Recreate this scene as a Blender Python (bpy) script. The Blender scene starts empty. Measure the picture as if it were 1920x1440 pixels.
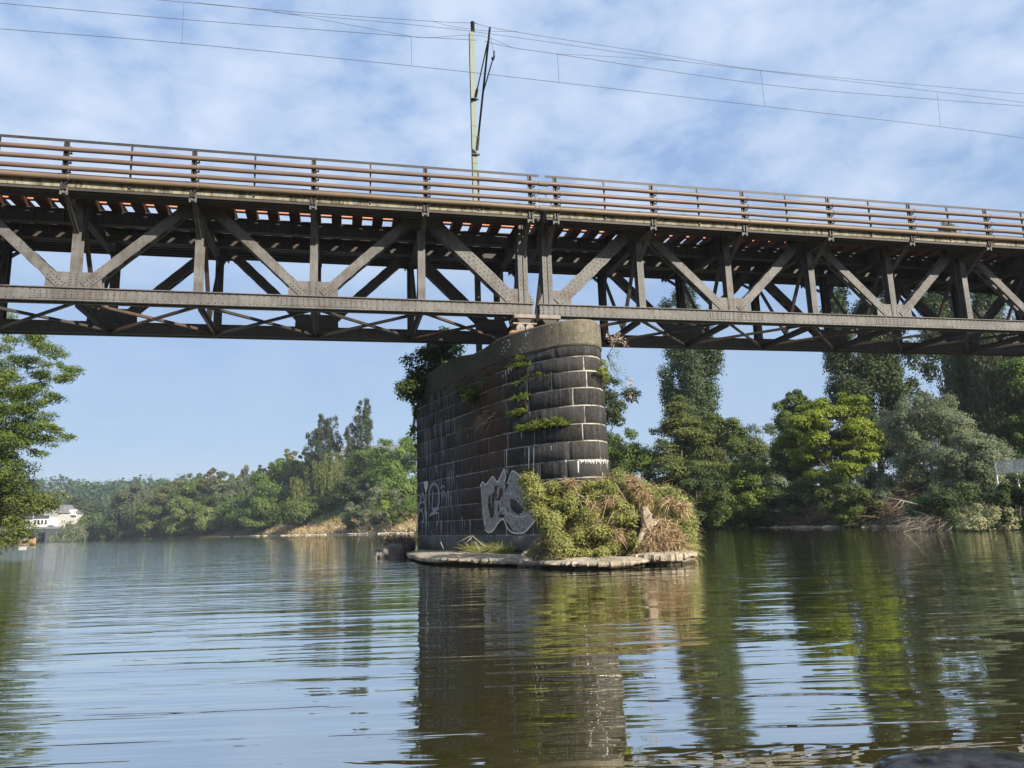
import bpy, bmesh, math, random
import numpy as np
from mathutils import Vector, Matrix
from math import radians as RAD

SC = bpy.context.scene
COL = SC.collection
rng = np.random.default_rng(7)
random.seed(7)

# ------------------------------------------------------------------ camera, sky, sun, exposure
CAM_F, CAM_P, CAM_R, CAM_H = 1391.0, 0.187, 0.0336, 1.1      # focal length in px of a 1920 px frame, pitch, roll, height
_F = np.array([0, math.cos(CAM_P), math.sin(CAM_P)])
_U0 = np.array([0, -math.sin(CAM_P), math.cos(CAM_P)])
_R0 = np.array([1.0, 0, 0])
_R = math.cos(CAM_R) * _R0 - math.sin(CAM_R) * _U0
_U = math.sin(CAM_R) * _R0 + math.cos(CAM_R) * _U0
cam = bpy.data.cameras.new('camera')
cam.sensor_fit = 'HORIZONTAL'; cam.sensor_width = 36.0
cam.lens = 36.0 * CAM_F / 1920.0
cam.clip_start = 0.05; cam.clip_end = 5000
co = bpy.data.objects.new('camera', cam); COL.objects.link(co)
co.matrix_world = Matrix(((_R[0], _U[0], -_F[0], 0), (_R[1], _U[1], -_F[1], 0), (_R[2], _U[2], -_F[2], CAM_H), (0, 0, 0, 1)))
SC.camera = co

SUN_EL, SUN_AZ = 27.0, 138.0           # degrees; azimuth clockwise from the viewing direction (+Y)
SUN_STRENGTH, SKY_STRENGTH, EXPOSURE = 4.8, 0.10, 0.85
HAZE_DENSITY = 0.00026
sl = bpy.data.lights.new('sun', 'SUN'); sl.energy = SUN_STRENGTH; sl.angle = RAD(0.55); sl.color = (1.0, 0.91, 0.76)
so = bpy.data.objects.new('sun', sl); COL.objects.link(so)
_sd = Vector((math.sin(RAD(SUN_AZ)) * math.cos(RAD(SUN_EL)), math.cos(RAD(SUN_AZ)) * math.cos(RAD(SUN_EL)), math.sin(RAD(SUN_EL))))
so.rotation_euler = _sd.to_track_quat('Z', 'Y').to_euler(); so.location = (40, -50, 60)

W = bpy.data.worlds.new('World'); SC.world = W; W.use_nodes = True
nt = W.node_tree; nt.nodes.clear()
def N(t, kind, **kw):
    n = t.nodes.new(kind)
    for k, v in kw.items(): setattr(n, k, v)
    return n
def L(t, a, b): t.links.new(a, b)
def math_node(t, op, a, b=None, clamp=False):
    n = N(t, 'ShaderNodeMath', operation=op, use_clamp=clamp)
    for i, v in enumerate((a, b)):
        if v is None: continue
        if isinstance(v, (int, float)): n.inputs[i].default_value = v
        else: L(t, v, n.inputs[i])
    return n.outputs[0]
def mix_col(t, fac, a, b, mode='MIX'):
    n = N(t, 'ShaderNodeMix', data_type='RGBA', blend_type=mode)
    for sock, v in ((n.inputs[0], fac), (n.inputs[6], a), (n.inputs[7], b)):
        if isinstance(v, (int, float)): sock.default_value = v
        elif isinstance(v, (tuple, list)): sock.default_value = (*v[:3], 1)
        else: L(t, v, sock)
    return n.outputs[2]
def ramp(t, fac, pts):
    n = N(t, 'ShaderNodeValToRGB'); cr = n.color_ramp
    while len(cr.elements) < len(pts): cr.elements.new(0.5)
    for e, (p, c) in zip(cr.elements, pts):
        e.position = p; e.color = (*c, 1) if isinstance(c, (tuple, list)) else (c, c, c, 1)
    L(t, fac, n.inputs[0]); return n.outputs[0]
def noise(t, vec, scale, detail=4, rough=0.55, dist=0.0):
    n = N(t, 'ShaderNodeTexNoise'); n.inputs['Scale'].default_value = scale; n.inputs['Detail'].default_value = detail
    n.inputs['Roughness'].default_value = rough; n.inputs['Distortion'].default_value = dist
    if vec is not None: L(t, vec, n.inputs['Vector'])
    return n.outputs[0]
def mapping(t, vec, scale=(1, 1, 1), rot=(0, 0, 0), loc=(0, 0, 0)):
    n = N(t, 'ShaderNodeMapping'); L(t, vec, n.inputs[0])
    n.inputs['Scale'].default_value = scale; n.inputs['Rotation'].default_value = rot; n.inputs['Location'].default_value = loc
    return n.outputs[0]

sky = N(nt, 'ShaderNodeTexSky', sky_type='NISHITA'); sky.sun_disc = False
sky.sun_elevation = RAD(SUN_EL); sky.sun_rotation = RAD(SUN_AZ); sky.air_density = 1.0; sky.dust_density = 1.2; sky.ozone_density = 1.6; sky.altitude = 50
tc = N(nt, 'ShaderNodeTexCoord'); sep = N(nt, 'ShaderNodeSeparateXYZ'); L(nt, tc.outputs['Generated'], sep.inputs[0])
zc = math_node(nt, 'MAXIMUM', math_node(nt, 'ADD', sep.outputs[2], 0.06), 0.03)
cmb = N(nt, 'ShaderNodeCombineXYZ')
L(nt, math_node(nt, 'DIVIDE', sep.outputs[0], zc), cmb.inputs[0]); L(nt, math_node(nt, 'DIVIDE', sep.outputs[1], zc), cmb.inputs[1])
cl1 = noise(nt, mapping(nt, tc.outputs['Generated'], (1, 1, 1.9), (0.0, 0.45, 0.0), (3.1, 1.7, 0)), 5.0, 5, 0.52, 0.3)
cl2 = noise(nt, mapping(nt, tc.outputs['Generated'], (1.0, 1.0, 1.7), (0, 0.5, 0), (0.3, 5.2, 0)), 15.0, 4, 0.55, 0.25)
cm = math_node(nt, 'ADD', math_node(nt, 'MULTIPLY', cl1, 0.62), math_node(nt, 'MULTIPLY', cl2, 0.38))
mask = ramp(nt, cm, [(0.38, 0.0), (0.50, 0.55), (0.64, 1.0)])
horiz = ramp(nt, sep.outputs[2], [(0.0, 0.30), (0.12, 0.12), (0.28, 0.25), (0.38, 0.95)])
mask = math_node(nt, 'MULTIPLY', mask, horiz)
SKYC = SKY_STRENGTH
cloud_col = (0.405 / SKYC, 0.465 / SKYC, 0.56 / SKYC)
blue_veil = ramp(nt, sep.outputs[2], [(0.0, (2.7, 3.4, 4.35)), (0.12, (2.2, 3.05, 4.35)), (0.28, (1.95, 2.80, 4.3)), (0.5, (1.85, 2.80, 4.55))])
base_sky = mix_col(nt, 0.86, sky.outputs[0], blue_veil)
skyc = mix_col(nt, math_node(nt, 'MULTIPLY', mask, 0.85), base_sky, cloud_col)
bg = N(nt, 'ShaderNodeBackground'); bg.inputs[1].default_value = SKYC
L(nt, skyc, bg.inputs[0]); wo = N(nt, 'ShaderNodeOutputWorld'); L(nt, bg.outputs[0], wo.inputs[0])

vs = SC.view_settings; vs.view_transform = 'Standard'; vs.look = 'None'; vs.exposure = EXPOSURE; vs.gamma = 1.0; vs.use_curve_mapping = False
SC.render.engine = 'CYCLES'
cy = SC.cycles
cy.max_bounces = 8; cy.diffuse_bounces = 2; cy.glossy_bounces = 3; cy.transmission_bounces = 4; cy.transparent_max_bounces = 6; cy.volume_bounces = 0
cy.caustics_reflective = False; cy.caustics_refractive = False; cy.sample_clamp_indirect = 4.0
cy.use_denoising = True
try: cy.denoiser = 'OPENIMAGEDENOISE'
except Exception: pass

# ------------------------------------------------------------------ picture helpers
def ray(x, y): return _F + _R * (x - 960) / CAM_F + _U * (720 - y) / CAM_F
def aty(x, y, Y):
    d = ray(x, y); return np.array([0, 0, CAM_H]) + d * Y / d[1]
def atz(x, y, z):
    d = ray(x, y); return np.array([0, 0, CAM_H]) + d * (z - CAM_H) / d[2]

# ------------------------------------------------------------------ object helpers
class MB:
    """collects faces of one mesh"""
    def __init__(s): s.v = []; s.f = []; s.m = []
    def add(s, vs, fs, mi=0):
        b = len(s.v); s.v += [tuple(map(float, p)) for p in vs]
        for f in fs: s.f.append([b + i for i in f]); s.m.append(mi)
    def box8(s, c, mi=0):
        s.add(c, [(0, 3, 2, 1), (4, 5, 6, 7), (0, 1, 5, 4), (1, 2, 6, 5), (2, 3, 7, 6), (3, 0, 4, 7)], mi)
    def beam(s, A, B, w, d, wdir, mi=0, ch=0.0):
        """bar from A to B; w along wdir (made square to the axis), d along the third axis"""
        A = np.array(A, float); B = np.array(B, float); a = B - A; a /= np.linalg.norm(a)
        wd = np.array(wdir, float); wd -= a * (wd @ a); wd /= np.linalg.norm(wd); dd = np.cross(a, wd)
        q = [(-w / 2, -d / 2), (w / 2, -d / 2), (w / 2, d / 2), (-w / 2, d / 2)]
        s.box8([A + wd * i + dd * j for i, j in q] + [B + wd * i + dd * j for i, j in q], mi)
    def tube(s, pts, rad, n=8, mi=0, cap=True):
        pts = [np.array(p, float) for p in pts]; k = len(pts)
        rad = [rad] * k if isinstance(rad, (int, float)) else list(rad)
        b = len(s.v); ref = None
        for i, p in enumerate(pts):
            t = pts[min(i + 1, k - 1)] - pts[max(i - 1, 0)]; t = t / (np.linalg.norm(t) + 1e-12)
            if ref is None: ref = np.array([0, 0, 1.0]) if abs(t[2]) < 0.9 else np.array([1.0, 0, 0])
            x = np.cross(t, ref); x /= np.linalg.norm(x) + 1e-12; y = np.cross(t, x)
            ref = np.cross(x, t) if np.linalg.norm(np.cross(x, t)) > 0.1 else ref
            for j in range(n):
                an = 2 * math.pi * j / n
                s.v.append(tuple(p + rad[i] * (math.cos(an) * x + math.sin(an) * y)))
        for i in range(k - 1):
            for j in range(n):
                j2 = (j + 1) % n
                s.f.append([b + i * n + j, b + i * n + j2, b + (i + 1) * n + j2, b + (i + 1) * n + j]); s.m.append(mi)
        if cap:
            s.f.append([b + j for j in range(n)][::-1]); s.m.append(mi)
            s.f.append([b + (k - 1) * n + j for j in range(n)]); s.m.append(mi)
    def rivet(s, p, nrm, r=0.023, h=0.016, mi=1):
        nrm = np.array(nrm, float); ref = np.array([0, 0, 1.0]) if abs(nrm[2]) < 0.8 else np.array([1.0, 0, 0])
        x = np.cross(nrm, ref); x /= np.linalg.norm(x); y = np.cross(nrm, x); p = np.array(p, float)
        ring = [p + r * (math.cos(a) * x + math.sin(a) * y) for a in np.arange(6) * math.pi / 3]
        rin = [p + h * nrm + 0.6 * r * (math.cos(a) * x + math.sin(a) * y) for a in np.arange(6) * math.pi / 3]
        s.add(ring + rin, [(i, (i + 1) % 6, 6 + (i + 1) % 6, 6 + i) for i in range(6)] + [(6, 7, 8, 9, 10, 11)], mi)
    def build(s, name, mats, parent=None, smooth=False, org=None):
        me = bpy.data.meshes.new(name)
        o0 = np.array(org if org is not None else (tuple(parent_world(parent)) if parent else (0, 0, 0)), float)
        V = np.array(s.v, float) - o0 if s.v else np.zeros((0, 3))
        me.from_pydata(V.tolist(), [], s.f)
        mats = mats if isinstance(mats, (list, tuple)) else [mats]
        for m in mats: me.materials.append(m)
        if len(mats) > 1: me.polygons.foreach_set('material_index', np.minimum(s.m, len(mats) - 1))
        if smooth: me.polygons.foreach_set('use_smooth', [True] * len(me.polygons))
        me.update()
        o = bpy.data.objects.new(name, me); COL.objects.link(o)
        if parent: o.parent = parent
        else: o.location = o0
        return o
def parent_world(p):
    v = np.zeros(3)
    while p is not None: v += np.array(p.location); p = p.parent
    return v
def tag(o, label=None, cat=None, group=None, kind=None):
    if label: o['label'] = label
    if cat: o['category'] = cat
    if group: o['group'] = group
    if kind: o['kind'] = kind
    return o
def empty(name, loc, label, cat, group=None):
    o = bpy.data.objects.new(name, None); COL.objects.link(o); o.location = tuple(map(float, loc)); o.empty_display_size = 0.3
    return tag(o, label, cat, group)
def mesh_np(name, V, F4, mat, parent=None, tint=None, org=None, smooth=False):
    """mesh from numpy arrays, all faces of the same size"""
    o0 = np.array(org if org is not None else (parent_world(parent) if parent else (0, 0, 0)), float)
    me = bpy.data.meshes.new(name); k = F4.shape[1]
    me.vertices.add(len(V)); me.vertices.foreach_set('co', (V - o0).astype(np.float32).ravel())
    me.loops.add(F4.size); me.loops.foreach_set('vertex_index', F4.astype(np.int32).ravel())
    me.polygons.add(len(F4)); me.polygons.foreach_set('loop_start', (np.arange(len(F4)) * k).astype(np.int32))
    if smooth: me.polygons.foreach_set('use_smooth', np.ones(len(F4), bool))
    if tint is not None:
        a = me.attributes.new('tint', 'FLOAT', 'FACE'); a.data.foreach_set('value', np.asarray(tint, np.float32))
    me.update(calc_edges=True); me.materials.append(mat)
    o = bpy.data.objects.new(name, me); COL.objects.link(o)
    if parent: o.parent = parent
    else: o.location = o0
    return o

# ------------------------------------------------------------------ materials
def new_mat(name):
    m = bpy.data.materials.new(name); m.use_nodes = True; t = m.node_tree
    b = t.nodes['Principled BSDF']; return m, t, b
def obj_vec(t): return N(t, 'ShaderNodeTexCoord').outputs['Object']
def geo_pos(t): return N(t, 'ShaderNodeNewGeometry').outputs['Position']
def bump(t, b, h, strength=0.5, dist=0.02):
    n = N(t, 'ShaderNodeBump'); n.inputs['Strength'].default_value = strength; n.inputs['Distance'].default_value = dist
    L(t, h, n.inputs['Height']); L(t, n.outputs[0], b.inputs['Normal'])
def mat_noise(name, c1, c2, scale, rough=0.7, spec=0.4, stretch=(1, 1, 1), detail=5, bmp=0.0, bscale=None, c3=None, c3_lo=0.6, metal=0.0):
    m, t, b = new_mat(name); v = mapping(t, geo_pos(t), stretch)
    f = ramp(t, noise(t, v, scale, detail), [(0.33, 0.0), (0.67, 1.0)])
    c = mix_col(t, f, c1, c2)
    if c3 is not None:
        f3 = ramp(t, noise(t, mapping(t, geo_pos(t), stretch, (0, 0, 0), (7, 3, 1)), scale * 2.3, 6, 0.65), [(c3_lo, 0.0), (c3_lo + 0.13, 1.0)])
        c = mix_col(t, f3, c, c3)
    L(t, c, b.inputs['Base Color']); b.inputs['Roughness'].default_value = rough
    b.inputs['Specular IOR Level'].default_value = spec; b.inputs['Metallic'].default_value = metal
    if bmp: bump(t, b, noise(t, geo_pos(t), bscale or scale * 4, 6, 0.6), 0.6, bmp)
    return m
def steel_mat(name, a, bcol, rust, lo=0.56):
    m, t, b = new_mat(name); p = geo_pos(t)
    f = ramp(t, noise(t, mapping(t, p, (0.6, 0.6, 1.6)), 1.1, 6, 0.6), [(0.32, 0.0), (0.68, 1.0)])
    c = mix_col(t, f, a, bcol)
    st = ramp(t, noise(t, mapping(t, p, (9, 9, 0.8)), 1.0, 3, 0.6), [(0.42, 0.0), (0.75, 0.55)])
    c = mix_col(t, st, c, tuple(0.42 * x for x in a))
    ru = ramp(t, noise(t, p, 2.6, 7, 0.68), [(lo, 0.0), (lo + 0.14, 0.85)])
    c = mix_col(t, ru, c, rust)
    sp = ramp(t, noise(t, p, 21.0, 3, 0.6), [(0.60, 0.0), (0.72, 0.5)])
    c = mix_col(t, sp, c, tuple(1.35 * x for x in bcol))
    L(t, c, b.inputs['Base Color']); b.inputs['Roughness'].default_value = 0.62; b.inputs['Specular IOR Level'].default_value = 0.35
    bump(t, b, noise(t, p, 30, 4, 0.6), 0.35, 0.006)
    return m
M = {}
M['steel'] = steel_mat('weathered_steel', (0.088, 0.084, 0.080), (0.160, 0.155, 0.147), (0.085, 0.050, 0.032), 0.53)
M['steel_dark'] = steel_mat('shaded_steel', (0.030, 0.027, 0.024), (0.066, 0.059, 0.049), (0.065, 0.033, 0.020), 0.52)  # darker copy of the steel, shade of far truss and deck underside put into colour
M['rivet'] = mat_noise('rivet_steel', (0.030, 0.026, 0.023), (0.055, 0.046, 0.038), 3, 0.7)  # dark colour carries the rivets' small shadows as well as rust
M['rust'] = mat_noise('rusty_sleeper_steel', (0.060, 0.022, 0.012), (0.10, 0.036, 0.019), 2.0, 0.8, 0.25, c3=(0.03, 0.014, 0.01))  # rust kept extra dark, so the colour also holds the shade on sleeper ends
M['rail'] = mat_noise('rusty_rail_steel', (0.42, 0.19, 0.11), (0.50, 0.25, 0.15), 3.0, 0.75, 0.3)
M['pipe'] = mat_noise('brown_pipe_paint', (0.118, 0.078, 0.060), (0.165, 0.115, 0.088), 0.7, 0.5, 0.45, (1, 1, 4), 5, c3=(0.21, 0.085, 0.065), c3_lo=0.57)
M['pipe_low'] = mat_noise('ochre_brown_pipe_paint', (0.13, 0.090, 0.060), (0.175, 0.124, 0.080), 0.7, 0.5, 0.45, (1, 1, 4), 5, c3=(0.22, 0.14, 0.09), c3_lo=0.6)
M['sleeve'] = mat_noise('grey_brown_sleeve', (0.14, 0.115, 0.095), (0.19, 0.155, 0.125), 3, 0.6)
M['slab'] = mat_noise('stained_deck_edge', (0.175, 0.160, 0.115), (0.31, 0.285, 0.21), 3.2, 0.9, 0.2, (1, 1, 0.3), 6, c3=(0.085, 0.072, 0.045), c3_lo=0.47)
M['concrete'] = mat_noise('pale_bearing_plate', (0.20, 0.172, 0.145), (0.29, 0.25, 0.21), 4, 0.8, 0.3, c3=(0.40, 0.17, 0.06), c3_lo=0.62)
M['ochre_rust'] = mat_noise('orange_rust_plate', (0.34, 0.14, 0.045), (0.30, 0.20, 0.11), 5, 0.85, 0.2)
M['mast'] = mat_noise('pale_green_mast_paint', (0.150, 0.185, 0.140), (0.185, 0.22, 0.168), 1.2, 0.55, 0.4, (1, 1, 0.3), c3=(0.16, 0.2, 0.12), c3_lo=0.64)
M['black_metal'] = mat_noise('black_metal', (0.016, 0.015, 0.015), (0.036, 0.033, 0.031), 6, 0.55)
M['porcelain'] = mat_noise('brown_insulator_glaze', (0.05, 0.028, 0.02), (0.075, 0.045, 0.03), 6, 0.25, 0.5)
M['wire'] = mat_noise('dark_wire', (0.045, 0.045, 0.055), (0.07, 0.065, 0.075), 6, 0.6)

# ------------------------------------------------------------------ bridge (s along, v towards the camera, z up)
TH = 0.2307
BU = np.array([math.cos(TH), math.sin(TH), 0.0]); BN = np.array([math.sin(TH), -math.cos(TH), 0.0]); BO = np.array([0, 25.0, 0]); ZZ = np.array([0, 0, 1.0])
def B(s, v, z): return BO + BU * s + BN * v + ZZ * z
PL = 3.56
ZB0, ZB1 = 8.24, 8.67            # bottom chord
ZT0, ZT1 = 11.76, 12.20          # top chord
VF = -3.93                       # far truss
def bbar(mb, a, b, w, d, wdir, mi=0): mb.beam(B(*a), B(*b), w, d, wdir, mi)
def rivet_line(mb, a, b, step, nrm, r=0.023):
    A, C = B(*a), B(*b); n = max(1, int(np.linalg.norm(C - A) / step))
    for i in range(n + 1): mb.rivet(A + (C - A) * i / n, nrm, r)
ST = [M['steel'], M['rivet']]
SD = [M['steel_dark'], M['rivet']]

def chord(root, s0, s1, v0, near, nodes):
    out = 1 if near else -1
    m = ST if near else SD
    mb = MB()
    for vo in (0.15, -0.15):
        bbar(mb, (s0, v0 + vo, (ZB0 + ZB1) / 2), (s1, v0 + vo, (ZB0 + ZB1) / 2), 0.37, 0.024, ZZ)
    bbar(mb, (s0, v0, ZB1 - 0.012), (s1, v0, ZB1 - 0.012), 0.44, 0.026, BN)        # top flange
    bbar(mb, (s0, v0 + .15, ZB0 + .012), (s1, v0 + .15, ZB0 + .012), 0.13, 0.026, BN)
    bbar(mb, (s0, v0 - .15, ZB0 + .012), (s1, v0 - .15, ZB0 + .012), 0.13, 0.026, BN)
    if near:
        nn = BN * out; vv = v0 + 0.163
        rivet_line(mb, (s0 + .1, vv, ZB0 + .075), (s1 - .1, vv, ZB0 + .075), 0.21, nn)
        rivet_line(mb, (s0 + .1, vv, ZB1 - .07), (s1 - .1, vv, ZB1 - .07), 0.21, nn)
        for k, sn in enumerate(nodes):                                             # splice plates with rows of rivets
            if k % 2 == 0:
                for j in range(9):
                    for zz in (8.36, 8.455, 8.55):
                        if s0 < sn - .8 + j * .2 < s1: mb.rivet(B(sn - .8 + j * .2, vv, zz), nn)
        rs = random.Random(int(s0 * 10))
        for k, sn in enumerate(nodes):                                             # doubling plates
            if k % 2 == 0 and k:
                a = sn + rs.uniform(-1.2, -0.7); b_ = sn + rs.uniform(0.9, 1.9)
                bbar(mb, (a, v0 + .170, 8.455), (b_, v0 + .170, 8.455), 0.27, 0.014, ZZ)
                for i in range(int((b_ - a) / .17)):
                    for zz in (8.37, 8.455, 8.54): mb.rivet(B(a + .1 + i * .17, v0 + .178, zz), nn)
    mb.build('bottom_chord', m, root)
    mb = MB()
    for vo in (0.15, -0.15): bbar(mb, (s0, v0 + vo, (ZT0 + ZT1) / 2), (s1, v0 + vo, (ZT0 + ZT1) / 2), 0.44, 0.024, ZZ)
    bbar(mb, (s0, v0, ZT1 + .014), (s1, v0, ZT1 + .014), 0.46, 0.026, BN)
    for vo in (0.2, -0.2): bbar(mb, (s0, v0 + vo, ZT0 - .014), (s1, v0 + vo, ZT0 - .014), 0.12, 0.026, BN)
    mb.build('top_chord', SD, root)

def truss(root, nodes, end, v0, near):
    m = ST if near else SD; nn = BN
    for k, sn in enumerate(nodes):
        # verticals
        mb = MB(); inner = 1 if end > 0 else -1
        if k == 0:
            for ds in (-0.095, 0.095):
                bbar(mb, (sn + ds, v0 + 0.17, ZB1), (sn + ds, v0 + 0.17, ZT0), 0.16, 0.022, BU)
                bbar(mb, (sn + ds * 0.3, v0 + 0.06, ZB1), (sn + ds * 0.3, v0 + 0.06, ZT0), 0.2, 0.02, BN)
                bbar(mb, (sn + ds, v0 - 0.17, ZB1), (sn + ds, v0 - 0.17, ZT0), 0.16, 0.022, BU)
                if near: rivet_line(mb, (sn + ds, v0 + .182, ZB1 + .5), (sn + ds, v0 + .182, ZT0 - 1.2), 0.17, nn, .017)
        else:
            bbar(mb, (sn, v0 + 0.15, ZB1), (sn, v0 + 0.15, ZT0), 0.25, 0.022, BU)
            bbar(mb, (sn, v0, ZB1), (sn, v0, ZT0), 0.02, 0.278, BU)
            bbar(mb, (sn, v0 - 0.15, ZB1), (sn, v0 - 0.15, ZT0), 0.25, 0.022, BU)
            for q in range(7):
                if near: mb.rivet(B(sn - .06, v0 + .163, 8.78 + q * .085), nn, .016) if q < 3 else None
                if near: mb.rivet(B(sn + .06, v0 + .163, 8.78 + q * .085), nn, .016) if q < 3 else None
        mb.build('vertical', m, root)
        # gusset plates
        low = (k % 2 == 0)
        mb = MB()
        for vo in (0.128, -0.128):
            if low:
                if k == 0:
                    d = -end
                    poly = [(sn + end * -.34, ZB1), (sn + end * .85, ZB1), (sn + end * .85, 9.18), (sn + end * .2, 9.18), (sn - end * .17, 9.18)]
                    poly = [(sn - end * .40, ZB1 - .02), (sn + end * .85, ZB1 - .02), (sn + end * .85, 9.2), (sn - end * .14, 9.2)]
                else:
                    poly = [(sn - .80, ZB1 - .02), (sn + .80, ZB1 - .02), (sn + .78, 9.02), (sn + .55, 9.18), (sn - .55, 9.18), (sn - .78, 9.02)]
                if k and not near: poly = [(a, z) for a, z in poly]
            else:
                poly = [(sn - .75, ZT0 + .02), (sn + .75, ZT0 + .02), (sn + .62, ZT0 - .5), (sn - .62, ZT0 - .5)]
            P = [B(a, v0 + vo + .008, z) for a, z in poly]; Q = [B(a, v0 + vo - .008, z) for a, z in poly]; n = len(P)
            mb.add(P + Q, [list(range(n)), list(range(n, 2 * n))[::-1]] + [(i, n + i, n + (i + 1) % n, (i + 1) % n) for i in range(n)])
        if near and low and k:
            for j in range(5):
                for c_ in (-.09, .09): mb.rivet(B(sn + c_, v0 + .166, 8.74 + j * .095), nn, .017)
        if near and low and k == 0:
            for j in range(5):
                for c_ in range(2): mb.rivet(B(sn - end * (.27 + .08 * c_), v0 + .14, 8.74 + j * .1), nn, .017) if c_ * .08 < .14 - j * .03 else None
        mb.build('gusset_plate', m, root)
    # diagonals
    for k in range(len(nodes) - 1):
        a, b = nodes[k], nodes[k + 1]
        if k % 2 == 0: lo, hi = a, b
        else: lo, hi = b, a
        sg = 1 if hi > lo else -1
        wide = 0.44 if k == 0 else 0.30
        off0 = 0.30 if k else 0.34
        p = (lo + sg * off0, 0, 8.74); q = (hi - sg * .15, 0, ZT0 - .01)
        ax = B(*q) - B(*p); ax /= np.linalg.norm(ax); side = np.cross(ax, BN)
        mb = MB()
        lv, bv = v0 + 0.156, v0 - 0.156
        bbar(mb, (p[0], lv, p[2]), (q[0], lv, q[2]), wide, 0.024, side)
        bbar(mb, (p[0], bv, p[2]), (q[0], bv, q[2]), wide, 0.024, side)
        for e in (-1, 1):                                                          # flange angles along both edges
            o_ = side * e * (wide / 2 - .012)
            A_ = B(p[0], v0 + .105, p[2]) + o_; C_ = B(q[0], v0 + .105, q[2]) + o_; mb.beam(A_, C_, 0.085, 0.022, BN)
            A_ = B(p[0], v0 - .105, p[2]) + o_; C_ = B(q[0], v0 - .105, q[2]) + o_; mb.beam(A_, C_, 0.085, 0.022, BN)
        A_, C_ = B(p[0], v0, p[2]), B(q[0], v0, q[2]); Ln = np.linalg.norm(C_ - A_)
        for i in range(6):                                                         # batten plates between the two leaves
            f0 = (0.55 + i * (Ln - 1.1) / 5) / Ln; c0 = A_ + (C_ - A_) * f0
            for e in (-1, 1): mb.beam(c0 - ax * .14 + side * e * (wide / 2 + .006), c0 + ax * .14 + side * e * (wide / 2 + .006), 0.30, 0.012, BN)
        if near:
            rows = (-.14, 0, .14) if k == 0 else (0,)
            if k == 0:
                for r_ in rows:
                    n = int((Ln - .5) / .18)
                    for i in range(n): mb.rivet(B(p[0], lv + .012, p[2]) + side * r_ + ax * (.12 + i * .18 + (.09 if r_ == 0 else 0)), nn)
            else:
                for i in range(5):
                    for r_ in (-.07, .07): mb.rivet(B(p[0], lv + .012, p[2]) + side * r_ + ax * (.08 + i * .11), nn)
                for e in (-1, 1):
                    n = int((Ln - 1.2) / .24)
                    for i in range(n): mb.rivet(B(p[0], lv + .012, p[2]) + side * e * (wide / 2 - .05) + ax * (.8 + i * .24), nn, .014)
        mb.build('diagonal', m, root)

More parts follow.
